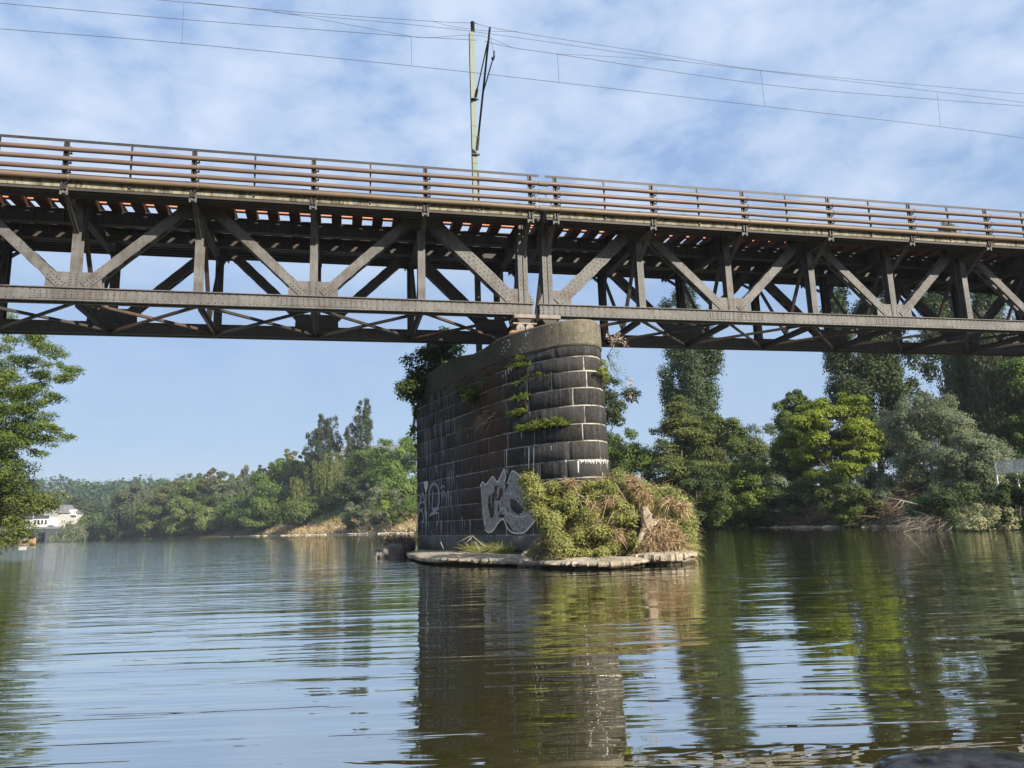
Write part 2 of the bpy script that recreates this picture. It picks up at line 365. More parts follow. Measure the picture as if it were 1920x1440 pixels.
def bridge_span(label, s_end, end, npan):
    """end=-1: the span runs to the left from its pier end, +1: to the right"""
    nodes = [s_end + end * PL * k for k in range(npan + 1)]
    s_out = s_end - end * 0.33; s_far = nodes[-1] + end * .3
    root = empty('bridge_span', B(s_end, VF / 2, ZB0), label, 'bridge', 'steel truss spans meeting over the stone pier')
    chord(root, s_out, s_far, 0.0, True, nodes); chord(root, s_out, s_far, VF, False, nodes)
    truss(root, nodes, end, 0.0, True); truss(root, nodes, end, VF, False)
    for k, sn in enumerate(nodes):
        # cross strut, sway brace, floor beam
        mb = MB(); bbar(mb, (sn, -.17, ZB0 + .12), (sn, VF + .17, ZB0 + .12), .22, .02, BU); bbar(mb, (sn, -.17, ZB0 + .01), (sn, VF + .17, ZB0 + .01), .02, .2, BU); mb.build('cross_strut', SD, root)
        for vt in (-.30, VF + .30):
            mb = MB(); bbar(mb, (sn + .05, VF / 2, ZB0 + .16), (sn + .05, vt, 10.95), .13, .02, BU); bbar(mb, (sn - .01, VF / 2, ZB0 + .16), (sn - .01, vt, 10.95), .02, .10, BU); mb.build('sway_brace', SD, root)
        mb = MB(); bbar(mb, (sn, -.17, 11.42), (sn, VF + .17, 11.42), .62, .024, ZZ)
        for zz in (11.11, 11.74): bbar(mb, (sn, -.17, zz), (sn, VF + .17, zz), .24, .022, BU)
        for vv, ve in ((-.17, -.75), (VF + .17, VF + .75)):
            P = [B(sn - .015, vv, 11.10), B(sn - .015, ve, 11.10), B(sn - .015, vv, 10.25)]; Q = [B(sn + .015, vv, 11.10), B(sn + .015, ve, 11.10), B(sn + .015, vv, 10.25)]
            mb.add(P + Q, [(0, 1, 2), (5, 4, 3), (0, 3, 4, 1), (1, 4, 5, 2), (2, 5, 3, 0)])
        mb.build('floor_beam', SD, root)
        # walkway brackets, near and far
        for sgn, vb in ((1, 0.165), (-1, VF - .165)):
            mb = MB(); vo = vb + sgn * 1.28; dz = 0 if sgn > 0 else .55
            for ds in (-.05, .05):
                bbar(mb, (sn + ds, vb, 10.46 + dz), (sn + ds, vo, 11.30 + dz), .085, .018, np.cross(B(sn, vo, 11.3) - B(sn, vb, 10.46), BU))
            bbar(mb, (sn, vb, 10.46 + dz), (sn, vo, 11.30 + dz), .13, .014, BU)
            bbar(mb, (sn, vb + sgn * .02, 11.20 + dz), (sn, vo + sgn * .06, 11.20 + dz), .10, .08, BU)
            for ds in (-.085, .085): bbar(mb, (sn + ds, vo + sgn * .045, 11.10 + dz), (sn + ds, vo + sgn * .045, 11.40 + dz), .05, .06, BU)
            mb.build('walkway_bracket', ST if sgn > 0 else SD, root)
    for k in range(npan):
        a, b = nodes[k], nodes[k + 1]
        for (v0_, v1_), zz in (((-.17, VF + .17), ZB0 + .03), ((VF + .17, -.17), ZB0 + .075)):
            mb = MB(); bbar(mb, (a, v0_, zz), (b, v1_, zz), .105, .018, BU); bbar(mb, (a, v0_, zz + .05), (b, v1_, zz + .05), .016, .085, BU); mb.build('lateral_brace', [M['steel_dark'] if k % 3 else M['rust_brace'], M['rivet']], root)
    lo, hi = sorted((s_out, s_far))
    for v_ in (-1.22, -2.70):
        mb = MB(); bbar(mb, (lo, v_, 11.53), (hi, v_, 11.53), .46, .02, ZZ)
        for zz in (11.30, 11.755): bbar(mb, (lo, v_, zz), (hi, v_, zz), .24, .026, BN)
        n = int((hi - lo) / .89)
        for i in range(n): bbar(mb, (lo + .3 + i * .89, v_ + .05, 11.32), (lo + .3 + i * .89, v_ + .05, 11.74), .075, .09, BU)
        mb.build('stringer', SD, root)
    n = int((hi - lo) / .71)
    for i in range(n):
        s = lo + .35 + i * .71; mb = MB()
        bbar(mb, (s, -.55, 11.90), (s, -3.38, 11.90), .34, .255, BU)
        mb.build('sleeper', M['rust'], root)
    for v_ in (-1.22, -2.70):
        mb = MB()
        bbar(mb, (lo, v_, 12.04), (hi, v_, 12.04), .13, .022, BN); bbar(mb, (lo, v_, 12.10), (hi, v_, 12.10), .10, .018, ZZ); bbar(mb, (lo, v_, 12.165), (hi, v_, 12.165), .07, .045, BN)
        mb.build('rail', M['rail'], root)
    for v_ in (-0.98, -2.94):
        mb = MB(); bbar(mb, (lo, v_, 12.09), (hi, v_, 12.09), .13, .02, ZZ); bbar(mb, (lo, v_ + .04, 12.035), (hi, v_ + .04, 12.035), .09, .02, BN); mb.build('guard_rail', M['rail'], root)
    mb = MB()
    for v_ in (-1.92, -2.06, -2.20): bbar(mb, (lo, v_, 12.05), (hi, v_, 12.05), .15, .03, BN)
    mb.build('track_grating', SD, root)
    # walkways with railings
    for sgn, v0_ in ((1, 1.0), (-1, VF - .28)):
        dz = 0 if sgn > 0 else .55
        vo = .30 + 1.22 if sgn > 0 else VF - 1.52
        mb = MB(); seg = 0; s = lo
        while s < hi - .02:
            s2 = min(hi, s + 1.78)
            bbar(mb, (s + .006, (v0_ + vo) / 2, 11.45 + dz), (s2 - .006, (v0_ + vo) / 2, 11.45 + dz), abs(vo - v0_), .22, BN); s = s2
        w_ = mb.build('walkway_slab', M['slab'], root)
        mb = MB()
        bbar(mb, (lo, vo - sgn * .03, 11.295 + dz), (hi, vo - sgn * .03, 11.295 + dz), .085, .02, ZZ)
        for vv in ((.04, .2, .35) if sgn > 0 else (.3, .6, .9)): bbar(mb, (lo, v0_ + sgn * vv, 11.285 + dz), (hi, v0_ + sgn * vv, 11.285 + dz), .10, .05, ZZ)
        if sgn > 0:
            bbar(mb, (lo, .985, 11.68), (hi, .985, 11.68), .66, .024, ZZ); bbar(mb, (lo, .62, 12.0), (hi, .62, 12.0), .72, .03, BN)  # hidden riser and upper plate, added to keep sun off the truss top
        mb.build('walkway_joist', SD, w_)
        mb = MB(); bbar(mb, (lo, vo, 12.835 + dz), (hi, vo, 12.835 + dz), .085, .02, BN); bbar(mb, (lo, vo + .033 * sgn, 12.80 + dz), (hi, vo + .033 * sgn, 12.80 + dz), .075, .014, ZZ)
        rl = mb.build('railing', M['black_metal'], root)
        for k, sn in enumerate(nodes):
            mb = MB()
            for ds in (-.05, .05): bbar(mb, (sn + ds, vo + sgn * .035, 11.25 + dz), (sn + ds, vo + sgn * .035, 12.82 + dz), .045, .05, BU)
            bbar(mb, (sn, vo + sgn * .0, 11.25 + dz), (sn, vo + sgn * .0, 12.82 + dz), .12, .014, BU)
            if sgn > 0:
                for zz in (12.49, 12.185, 11.885, 11.59):
                    bbar(mb, (sn + .03, vo + .04, zz - .105), (sn + .17, vo + .04, zz - .105), .05, .03, BN)
                    bbar(mb, (sn + .05, vo + .07, zz - .20), (sn + .16, vo + .11, zz - .09), .03, .02, BN)
            mb.build('railing_post', M['black_metal'], rl)
        for k in range(npan):
            mb = MB(); sm = (nodes[k] + nodes[k + 1]) / 2
            bbar(mb, (sm, vo + sgn * .02, 11.40 + dz), (sm, vo + sgn * .02, 12.82 + dz), .05, .05, BU); mb.build('railing_post', M['black_metal'], rl)
    return root

M['rust_brace'] = mat_noise('rust_brown_brace', (0.065, 0.040, 0.030), (0.10, 0.064, 0.048), 2.5, 0.7, c3=(0.05, 0.04, 0.035), c3_lo=0.55)
S_L, S_R = 0.49, 1.385
bridge_span('dark riveted steel truss span left of the gap above the pier', S_L, -1, 7)
bridge_span('dark riveted steel truss span right of the gap above the pier', S_R, 1, 8)

# four pipes carried outside the railing, running over both spans
for i, (zz, lab) in enumerate(((12.49, 'topmost of four rust brown pipes running along the bridge railing'),
                               (12.185, 'brown pipe second from the top along the bridge railing'),
                               (11.885, 'brown pipe third from the top along the bridge railing'),
                               (11.59, 'lowest ochre brown pipe just above the stained edge of the walkway'))):
    mt = M['pipe'] if i < 3 else M['pipe_low']
    vv = 1.52 + .11; pr_ = .073 if i < 3 else .086
    mb = MB(); ss = np.linspace(S_L - 7 * PL - .3, S_R + 8 * PL + .3, 60)
    rs = random.Random(i + 3)
    mb.tube([B(s, vv + rs.uniform(-.006, .006), zz + rs.uniform(-.007, .007)) for s in ss], pr_, 14)
    p = mb.build('pipe', mt, None, True, org=B(0, vv, zz)); tag(p, lab, 'pipe', 'pipes along the bridge railing')
    mb = MB(); mb.tube([B(S_L + .28, vv, zz), B(S_L + .62, vv, zz)], pr_ + .018, 14); mb.build('sleeve', M['sleeve'], p, False)
    for sn in [S_L - PL * k for k in range(8)] + [S_R + PL * k for k in range(9)]:
        mb = MB(); mb.tube([B(sn + .125, vv, zz), B(sn + .165, vv, zz)], pr_ + .012, 12); mb.build('clamp', M['sleeve'], p)
mb = MB()
for (a, b) in (((.62, 1.55, 12.02), (.82, 1.62, 12.18)), ((.98, 1.62, 12.16), (1.1, 1.6, 11.95)), ((1.1, 1.6, 11.95), (1.32, 1.55, 11.72)), ((1.16, 1.62, 11.78), (1.34, 1.55, 11.95))):
    mb.tube([B(*a), (B(*a) + B(*b)) / 2 - ZZ * .05, B(*b)], .011, 5)
tag(mb.build('loose_cable', M['black_metal'], None, True, org=B(1, 1.6, 12)), 'thin black cable looping between the pipes at the gap', 'cable')

# ------------------------------------------------------------------ pier
PA = np.array([-4.05, 30.9]); P1 = np.array([-0.34, 23.6])
_ctrl = [PA + (P1 - PA) * t for t in np.linspace(0, 1, 7)] + [np.array(p) for p in ((.42, 22.62), (1.08, 21.98), (1.62, 21.64), (2.15, 21.56), (2.58, 21.74), (2.84, 22.2), (2.95, 22.9), (2.86, 23.6), (2.63, 24.6), (1.9, 27.6), (.95, 31.4))]
def catmull(P, per):
    P = [2 * P[0] - P[1]] + list(P) + [2 * P[-1] - P[-2]]; out = []
    for i in range(1, len(P) - 2):
        for t in np.linspace(0, 1, per, endpoint=False):
            a, b, c, d = P[i - 1], P[i], P[i + 1], P[i + 2]
            out.append(.5 * (2 * b + (c - a) * t + (2 * a - 5 * b + 4 * c - d) * t * t + (3 * b - a - 3 * c + d) * t ** 3))
    return np.array(out + [P[-2]])
PLAN = catmull(_ctrl, 12)
_sl = np.concatenate([[0], np.cumsum(np.linalg.norm(np.diff(PLAN, axis=0), axis=1))]); PLEN = _sl[-1]
U_J = float(np.linalg.norm(P1 - PA))
def plan_at(u): return np.array([np.interp(u, _sl, PLAN[:, 0]), np.interp(u, _sl, PLAN[:, 1])])
def plan_n(u):
    d = plan_at(min(u + .06, PLEN)) - plan_at(max(u - .06, 0)); d /= np.linalg.norm(d); return np.array([d[1], -d[0]])
def batter(u): return 0.022 * min(1, max(0, (u - U_J + .5) / 2.0))
def pier_pt(u, z, off=0.0):
    n = plan_n(u); p = plan_at(u) + n * (off - batter(u) * z); return np.array([p[0], p[1], z])
def pier_hit(px, py):
    """where the picture point falls on the pier's wall: (u, z)"""
    d = ray(px, py); best = None
    for i in range(len(PLAN) - 1):
        a, b = PLAN[i], PLAN[i + 1]; e = b - a
        det = d[0] * (-e[1]) + e[0] * d[1]
        if abs(det) < 1e-9: continue
        t = (a[0] * (-e[1]) + e[0] * a[1]) / det; k = (d[0] * a[1] - d[1] * a[0]) / det
        if (-4.0 if i == 0 else -0.001) <= k <= 1.001 and t > 0 and (best is None or t < best[0]): best = (t, _sl[i] + k * (_sl[i + 1] - _sl[i]))
    if best is None:                                                               # just past the rounded edge: take the edge itself
        i = int(np.argmax(PLAN[:, 0] / PLAN[:, 1])); best = (PLAN[i, 1] / d[1], _sl[i] - .05)
    return max(best[1], .015), CAM_H + best[0] * d[2]

def stone_mat():
    m, t, b = new_mat('dark_basalt_blocks'); p = geo_pos(t)
    at = N(t, 'ShaderNodeAttribute', attribute_name='tint'); uvn = N(t, 'ShaderNodeUVMap', uv_map='wall'); s_ = N(t, 'ShaderNodeSeparateXYZ'); L(t, uvn.outputs[0], s_.inputs[0])
    c = mix_col(t, at.outputs['Fac'], (0.019, 0.018, 0.017), (0.056, 0.052, 0.048))
    c = mix_col(t, ramp(t, noise(t, p, 9, 6, .7), [(.42, 0.0), (.75, .6)]), c, (0.095, 0.090, 0.084))
    # rust brown stain running down the middle of the long side
    g = ramp(t, s_.outputs[0], [(0.0, 0.0), (0.36, 0.0), (0.47, .55), (0.60, 1.0), (0.68, .9), (0.73, 0.0)])      # u / 12
    g2 = ramp(t, s_.outputs[1], [(0.08, 0.0), (0.22, .7), (0.75, 1.0)])
    st = ramp(t, noise(t, mapping(t, uvn.outputs[0], (40, 3.0, 1)), 1.0, 4, .6), [(.30, 0.30), (.60, 1.0)])
    c = mix_col(t, math_node(t, 'MULTIPLY', math_node(t, 'MULTIPLY', g, g2), math_node(t, 'MULTIPLY', st, .95)), c, (0.088, 0.047, 0.025))
    # pale lime runs
    lr = ramp(t, noise(t, mapping(t, uvn.outputs[0], (110, 4.0, 1), (0, 0, 0), (5, 2, 0)), 1.0, 3, .55), [(.50, 0.0), (.66, .8)])
    gl = ramp(t, s_.outputs[0], [(0.02, .25), (0.10, 1.0), (0.32, .8), (0.40, .1), (0.55, .05), (0.72, .10), (0.8, .3), (1.0, .15)])
    c = mix_col(t, math_node(t, 'MULTIPLY', lr, gl), c, (0.27, 0.285, 0.30))
    # greyer plinth
    c = mix_col(t, ramp(t, s_.outputs[1], [(0.0, .75), (0.11, .6), (0.14, 0.0)]), c, (0.17, 0.165, 0.15))
    L(t, c, b.inputs['Base Color']); b.inputs['Roughness'].default_value = .85; b.inputs['Specular IOR Level'].default_value = .15
    h = math_node(t, 'ADD', noise(t, p, 11, 7, .68), math_node(t, 'MULTIPLY', noise(t, p, 55, 3, .6), .5))
    bump(t, b, h, 1.0, .035)
    return m
def mortar_mat():
    m, t, b = new_mat('pale_lime_mortar'); p = geo_pos(t)
    uvn = N(t, 'ShaderNodeUVMap', uv_map='wall'); s_ = N(t, 'ShaderNodeSeparateXYZ'); L(t, uvn.outputs[0], s_.inputs[0])
    f = ramp(t, noise(t, p, 1.9, 6, .7), [(.42, 0.0), (.56, 1.0)])
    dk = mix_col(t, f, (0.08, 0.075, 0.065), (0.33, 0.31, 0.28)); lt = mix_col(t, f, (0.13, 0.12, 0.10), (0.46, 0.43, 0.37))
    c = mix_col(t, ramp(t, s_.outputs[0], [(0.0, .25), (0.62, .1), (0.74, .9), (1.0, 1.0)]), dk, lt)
    L(t, c, b.inputs['Base Color']); b.inputs['Roughness'].default_value = .9; bump(t, b, noise(t, p, 40, 4, .6), .6, .01); return m
def cap_mat():
    m, t, b = new_mat('weathered_cap_concrete'); p = geo_pos(t); uvn = N(t, 'ShaderNodeUVMap', uv_map='wall'); s_ = N(t, 'ShaderNodeSeparateXYZ'); L(t, uvn.outputs[0], s_.inputs[0])
    f = ramp(t, noise(t, p, 1.6, 7, .68), [(.30, 0.0), (.70, 1.0)])
    c = mix_col(t, f, (0.115, 0.100, 0.070), (0.225, 0.195, 0.140))
    c = mix_col(t, ramp(t, noise(t, mapping(t, p, (9, 9, 1.0)), 1.0, 4, .6), [(.42, 0.0), (.70, .75)]), c, (0.060, 0.053, 0.037))
    cap_shade = mix_col(t, f, (0.020, 0.017, 0.010), (0.046, 0.039, 0.024))
    c = mix_col(t, ramp(t, s_.outputs[0], [(0.0, 1.0), (0.66, 1.0), (0.78, .6), (0.86, .1), (1.0, 0.0)]), c, cap_shade)  # left part of the cap painted dark for its shaded side
    vo = N(t, 'ShaderNodeTexVoronoi'); vo.inputs['Scale'].default_value = 9.0; L(t, p, vo.inputs['Vector'])
    spots = math_node(t, 'MULTIPLY', ramp(t, vo.outputs['Distance'], [(0.22, 1.0), (0.36, 0.0)]), ramp(t, noise(t, p, 2.1, 3, .6), [(.52, 0.0), (.60, 1.0)]))
    c = mix_col(t, ramp(t, noise(t, p, 5.5, 6, .7), [(.46, 0.0), (.66, .7)]), c, (0.075, 0.066, 0.046))
    c = mix_col(t, ramp(t, noise(t, mapping(t, p, (1, 1, 1), (0, 0, 0), (4, 9, 2)), 13, 4, .6), [(.60, 0.0), (.70, .6)]), c, (0.34, 0.31, 0.24))
    win = ramp(t, s_.outputs[0], [(0.655, 0.0), (0.69, 1.0), (0.80, .8), (0.84, .25), (1.0, .3)])
    c = mix_col(t, math_node(t, 'MULTIPLY', spots, win), c, (0.62, 0.60, 0.52))
    L(t, c, b.inputs['Base Color']); b.inputs['Roughness'].default_value = .9; bump(t, b, noise(t, p, 22, 6, .65), .8, .02); return m
M['stone'], M['mortar'], M['cap'] = stone_mat(), mortar_mat(), cap_mat()

def add_uv(o, uvz):
    me = o.data; uv = me.uv_layers.new(name='wall'); vi = np.empty(len(me.loops), np.int32); me.loops.foreach_get('vertex_index', vi)
    uv.data.foreach_set('uv', (np.array(uvz)[vi] / np.array([12.0, 7.0])).astype(np.float32).ravel())
def wall_strip(us, zs, off, name, mat, root, top=False):
    V = []; UVZ = []; Fq = []
    offf = off if callable(off) else (lambda u, z: off)
    zf = zs if callable(zs) else (lambda u: zs)
    nz = len(zf(0))
    for u in us:
        for z in zf(u): V.append(pier_pt(u, z, offf(u, z))); UVZ.append((u, z))
    for i in range(len(us) - 1):
        for j in range(nz - 1): Fq.append((i * nz + j, (i + 1) * nz + j, (i + 1) * nz + j + 1, i * nz + j + 1))
    mb = MB(); n = len(us)
    mb.add(V, Fq)
    # close the back and the top
    mb.f.append([j for j in range(nz)][::-1] + [(n - 1) * nz + j for j in range(nz)][::1] if False else [0, nz - 1, n * nz - 1, (n - 1) * nz]); mb.m.append(0)
    if top:
        mb.f.append([i * nz + nz - 1 for i in range(n)]); mb.m.append(0)
        mb.f.append([i * nz for i in range(n)][::-1]); mb.m.append(0)
    o = mb.build(name, mat, root); add_uv(o, UVZ); return o
pier = empty('bridge_pier', (0.2, 26, 0), 'dark block stone bridge pier with rounded nose and graffiti', 'bridge pier')
Z_CAP0, Z_CAP1 = 6.33, 7.13
us = np.concatenate([np.linspace(0, U_J, 20), np.linspace(U_J + .1, PLEN, 110)])
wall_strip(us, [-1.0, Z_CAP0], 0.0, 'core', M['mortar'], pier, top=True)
# courses of blocks, every block a few mm proud of the mortar
_zr = [float(aty(1117, y_, 21.62)[2]) for y_ in (665.3, 693.4, 725, 758.8, 793, 825.6, 861, 894)]      # course heights read at the nose
_k = max(1, round((_zr[-1] - .24) / .52)); rows = [-.55, -.03] + [.24 + (_zr[-1] - .24) * i / _k for i in range(_k)] + _zr[::-1] + [Z_CAP0]
V, Fq, TI, UVZ = [], [], [], []
rb = np.random.default_rng(11)
for r in range(len(rows) - 1):
    z0, z1 = rows[r], rows[r + 1]; cuts = [0.0]; u = 0.0
    while u < PLEN - .5:
        base = rb.uniform(.62, 1.0) if u < U_J - 1 else rb.uniform(.95, 1.75)
        if len(cuts) == 1 and r % 2: base *= .5
        nu = u + base
        if u < U_J - .4 < nu or (U_J - .5 < nu < U_J + .5): nu = U_J + (.02 if r % 2 else .22)
        u = min(nu, PLEN); cuts.append(u)
    for a, b in zip(cuts[:-1], cuts[1:]):
        if b - a < .12: continue
        g = rb.uniform(.005, .009) if a < U_J - 1 else rb.uniform(.007, .013); gz = g * .9; e = rb.uniform(.004, .036); ti = rb.random() ** 1.3
        uu = np.linspace(a + g, b - g, max(3, int((b - a) / .16) + 2)); uu = np.concatenate([[uu[0]], [uu[0] + .02], uu[1:-1], [uu[-1] - .02], [uu[-1]]])
        zz = [z0 + gz, z0 + gz + .02, (z0 + z1) / 2, z1 - gz - .02, z1 - gz]; b0 = len(V)
        for i, q in enumerate(uu):
            for j, z in enumerate(zz):
                edge = i in (0, len(uu) - 1) or j in (0, 4)
                V.append(pier_pt(q + (rb.normal() * .004 if edge else 0), z + (rb.normal() * .0035 if edge else 0), -.012 if edge else e + rb.uniform(-.005, .004))); UVZ.append((q, z))
        for i in range(len(uu) - 1):
            for j in range(4): Fq.append((b0 + i * 5 + j, b0 + (i + 1) * 5 + j, b0 + (i + 1) * 5 + j + 1, b0 + i * 5 + j + 1)); TI.append(ti)
o = mesh_np('stone_blocks', np.array(V), np.array(Fq), M['stone'], pier, TI); add_uv(o, UVZ)
# back wall
mb = MB(); a_, b_ = pier_pt(0, 0, .01), pier_pt(PLEN, 0, .01)
mb.box8([(*a_[:2], -1), (*b_[:2], -1), (b_[0] + .02, b_[1] + .12, -1), (a_[0] + .02, a_[1] + .12, -1), (*a_[:2], 6.3), (*b_[:2], 6.3), (b_[0] + .02, b_[1] + .12, 6.3), (a_[0] + .02, a_[1] + .12, 6.3)])
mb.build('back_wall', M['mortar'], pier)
def cap_top(u):
    return Z_CAP1 + np.interp(u, [0, 3.0, 3.3, 4.6, 5.2, 6.0, 7.2, 8.2, 9, 12, 20], [.12, .14, .16, .14, .06, -.08, -.10, -.01, 0, 0, 0])
wall_strip(us, lambda u: [Z_CAP0 + .002, Z_CAP0 + .05, (Z_CAP0 + cap_top(u)) / 2, cap_top(u) - .05, cap_top(u)],
           lambda u, z: .035 if z < Z_CAP0 + .02 else (.06 if z < cap_top(u) - .02 else .025), 'cap', M['cap'], pier, top=True)

# graffiti paint lies on the wall
def paint_mat(name, c1, c2, lo, hi, sc):
    m, t, b = new_mat(name); p = geo_pos(t)
    f = ramp(t, noise(t, p, sc, 6, .75), [(lo, 0.0), (hi, 1.0)]); L(t, mix_col(t, f, c1, c2), b.inputs['Base Color']); b.inputs['Roughness'].default_value = .8
    bump(t, b, noise(t, p, 14, 6, .65), .6, .015); return m
M['spray'] = paint_mat('speckled_white_spray', (0.10, 0.097, 0.09), (0.46, 0.44, 0.40), .36, .66, 9)
M['spray_line'] = paint_mat('white_spray_line', (0.36, 0.36, 0.35), (0.74, 0.73, 0.70), .32, .56, 11)
M['spray_grey'] = paint_mat('blurred_grey_spray', (0.14, 0.145, 0.15), (0.46, 0.47, 0.48), .36, .60, 10)
def pip(x, y, P):
    c = False; j = len(P) - 1
    for i in range(len(P)):
        if (P[i][1] > y) != (P[j][1] > y) and x < (P[j][0] - P[i][0]) * (y - P[i][1]) / (P[j][1] - P[i][1]) + P[i][0]: c = not c
        j = i
    return c
def paint_fill(mb, poly_px, holes=(), off=.034, cell=.045):
    P = [pier_hit(*q) for q in poly_px]; H = [[pier_hit(*q) for q in h] for h in holes]
    u0, u1 = min(p[0] for p in P), max(p[0] for p in P); z0, z1 = min(p[1] for p in P), max(p[1] for p in P)
    for u in np.arange(u0, u1, cell):
        for z in np.arange(z0, z1, cell):
            cu, cz = u + cell / 2, z + cell / 2
            if pip(cu, cz, P) and not any(pip(cu, cz, h) for h in H):
                mb.add([pier_pt(u, z, off), pier_pt(u + cell, z, off), pier_pt(u + cell, z + cell, off), pier_pt(u, z + cell, off)], [(0, 1, 2, 3)])
def paint_line(mb, px, w=.05, off=.038, taper=False):
    P = [np.array(pier_hit(*q)) for q in px]; Q = catmull(P, 6) if len(P) > 2 else np.array([P[0] + (P[-1] - P[0]) * t for t in np.linspace(0, 1, 8)])
    n = len(Q); Vv = []
    for i in range(n):
        d = Q[min(i + 1, n - 1)] - Q[max(i - 1, 0)]; d /= np.linalg.norm(d) + 1e-9; nn = np.array([-d[1], d[0]]); ww = w * (1 - .75 * i / n) if taper else w
        for e in (-.5, .5):
            q = Q[i] + nn * ww * e; Vv.append(pier_pt(q[0], q[1], off))
    mb.add(Vv, [(2 * i, 2 * i + 2, 2 * i + 3, 2 * i + 1) for i in range(n - 1)])
# right piece: pale block shape with wavy outline
mb = MB()
out = [(903, 905), (912, 909), (920, 898), (926, 895), (934, 903), (940, 890), (946, 881), (950, 888), (948, 904), (955, 906), (960, 884), (968, 885), (976, 893), (990, 905), (1010, 910), (1014, 930), (1014, 965), (1008, 972), (992, 990), (984, 998), (972, 999), (960, 992), (952, 978), (944, 973), (937, 980), (930, 992), (920, 998), (910, 990), (906, 965)]
out[7:9] = [(950, 890), (949, 903)]
holes = [[(918, 930), (921, 928), (923, 948), (926, 968), (921, 970), (917, 950)], [(957, 937), (962, 934), (971, 941), (980, 950), (982, 960), (973, 965), (963, 959), (957, 948)], [(925, 925), (929, 922), (928, 968), (923, 967)], [(949, 905), (955, 905), (951, 914), (948, 922)]]
paint_fill(mb, out, holes)
g1 = mb.build('graffiti', M['spray'], pier); g1['label'] = 'large pale block letter graffiti with wavy outline beside the bush'
mb = MB()
paint_line(mb, [(902, 912), (907, 904), (912, 909), (918, 903), (926, 894), (934, 904), (938, 900), (946, 880), (949, 892), (947, 904)], .05)
paint_line(mb, [(953, 906), (958, 889), (962, 883), (970, 888), (977, 894)], .045)
paint_line(mb, [(911, 993), (919, 998), (927, 994), (935, 982), (942, 974), (947, 976), (952, 988), (960, 997), (972, 1000), (984, 998), (994, 988), (1004, 976), (1012, 970)], .05)
paint_line(mb, [(936, 965), (939, 957), (944, 953), (949, 958), (951, 968)], .03)
paint_line(mb, [(955, 962), (966, 968), (980, 969), (990, 966)], .025)
paint_line(mb, [(904, 908), (905, 930), (909, 960), (912, 985)], .03)
mb.build('graffiti_outline', M['spray_line'], g1)
# left tag
mb = MB()
for w, line in ((.10, [(785, 958), (788, 945), (791, 934), (794, 925), (797, 935), (799, 950), (799, 970)]), (.08, [(785, 945), (792, 942), (799, 941)]),
                (.085, [(785, 975), (786, 965), (789, 957), (793, 957), (795, 966), (796, 980)]),
                (.11, [(807, 950), (806, 930), (809, 914), (815, 907), (821, 911), (825, 925), (824, 945), (818, 955), (812, 955)]), (.09, [(812, 952), (813, 935), (814, 920)]),
                (.07, [(820, 955), (825, 953), (818, 958), (810, 963), (807, 967), (815, 963), (823, 962), (824, 970), (821, 985)]),
                (.06, [(828, 916), (832, 911), (836, 914)]), (.06, [(829, 928), (834, 921), (836, 926), (832, 932)]), (.06, [(785, 930), (788, 927), (790, 932)])):
    paint_line(mb, line, w)
t1 = mb.build('graffiti', M['spray_grey'], pier); t1['label'] = 'grey looping tag graffiti near the far left corner of the wall'
mb = MB()
paint_fill(mb, [(796, 903), (803, 901), (804, 908), (801, 922), (799, 922), (797, 912)], cell=.035)
for (x, ya, yb, w) in ((800, 920, 1024, .05), (801, 960, 985, .08), (811, 993, 1022, .025), (815, 1000, 1028, .03), (819, 1003, 1015, .02), (842, 920, 950, .05), (838, 924, 958, .03), (847, 930, 955, .025), (868, 968, 1000, .03), (883, 975, 1002, .04), (873, 976, 990, .02), (829, 975, 1005, .05), (793, 975, 1000, .05), (820, 872, 895, .035), (818, 872, 886, .03), (832, 845, 858, .03), (848, 882, 900, .03), (852, 885, 905, .02), (878, 815, 822, .03)):
    paint_line(mb, [(x, ya), (x + .5, (ya + yb) / 2), (x + .3, yb)], w, taper=True)
mb.build('paint_run', M['spray_line'], pier)
# lime icicles under the joints of the nose
mb = MB()
rr = random.Random(4)
for i in range(30):
    x = 1086 + i * 1.95 + rr.uniform(-.8, .8); y = 861.5 + (.02 * (x - 1086)); paint_line(mb, [(x, y), (x, y + rr.choice((3, 5, 8, 12, 5, 4)) * .9)], rr.uniform(.02, .05), .03, True)
for (x, y, l, w) in ((942, 700, 9, .05), (947, 696, 10, .05), (952, 693, 8, .05), (957, 691, 5, .05), (976, 808, 14, .05), (990, 772, 7, .05), (1084, 864, 22, .055), (1128, 864, 18, .05), (1150, 866, 20, .03), (1140, 864, 14, .04), (1060, 862, 6, .05), (990, 838, 40, .06), (999, 838, 60, .035), (1032, 836, 8, .04), (950, 843, 35, .05), (951, 880, 8, .05)):
    paint_line(mb, [(x, y), (x + .4, y + l)], w, .03, True)
mb.build('lime_run', M['spray_line'], pier)

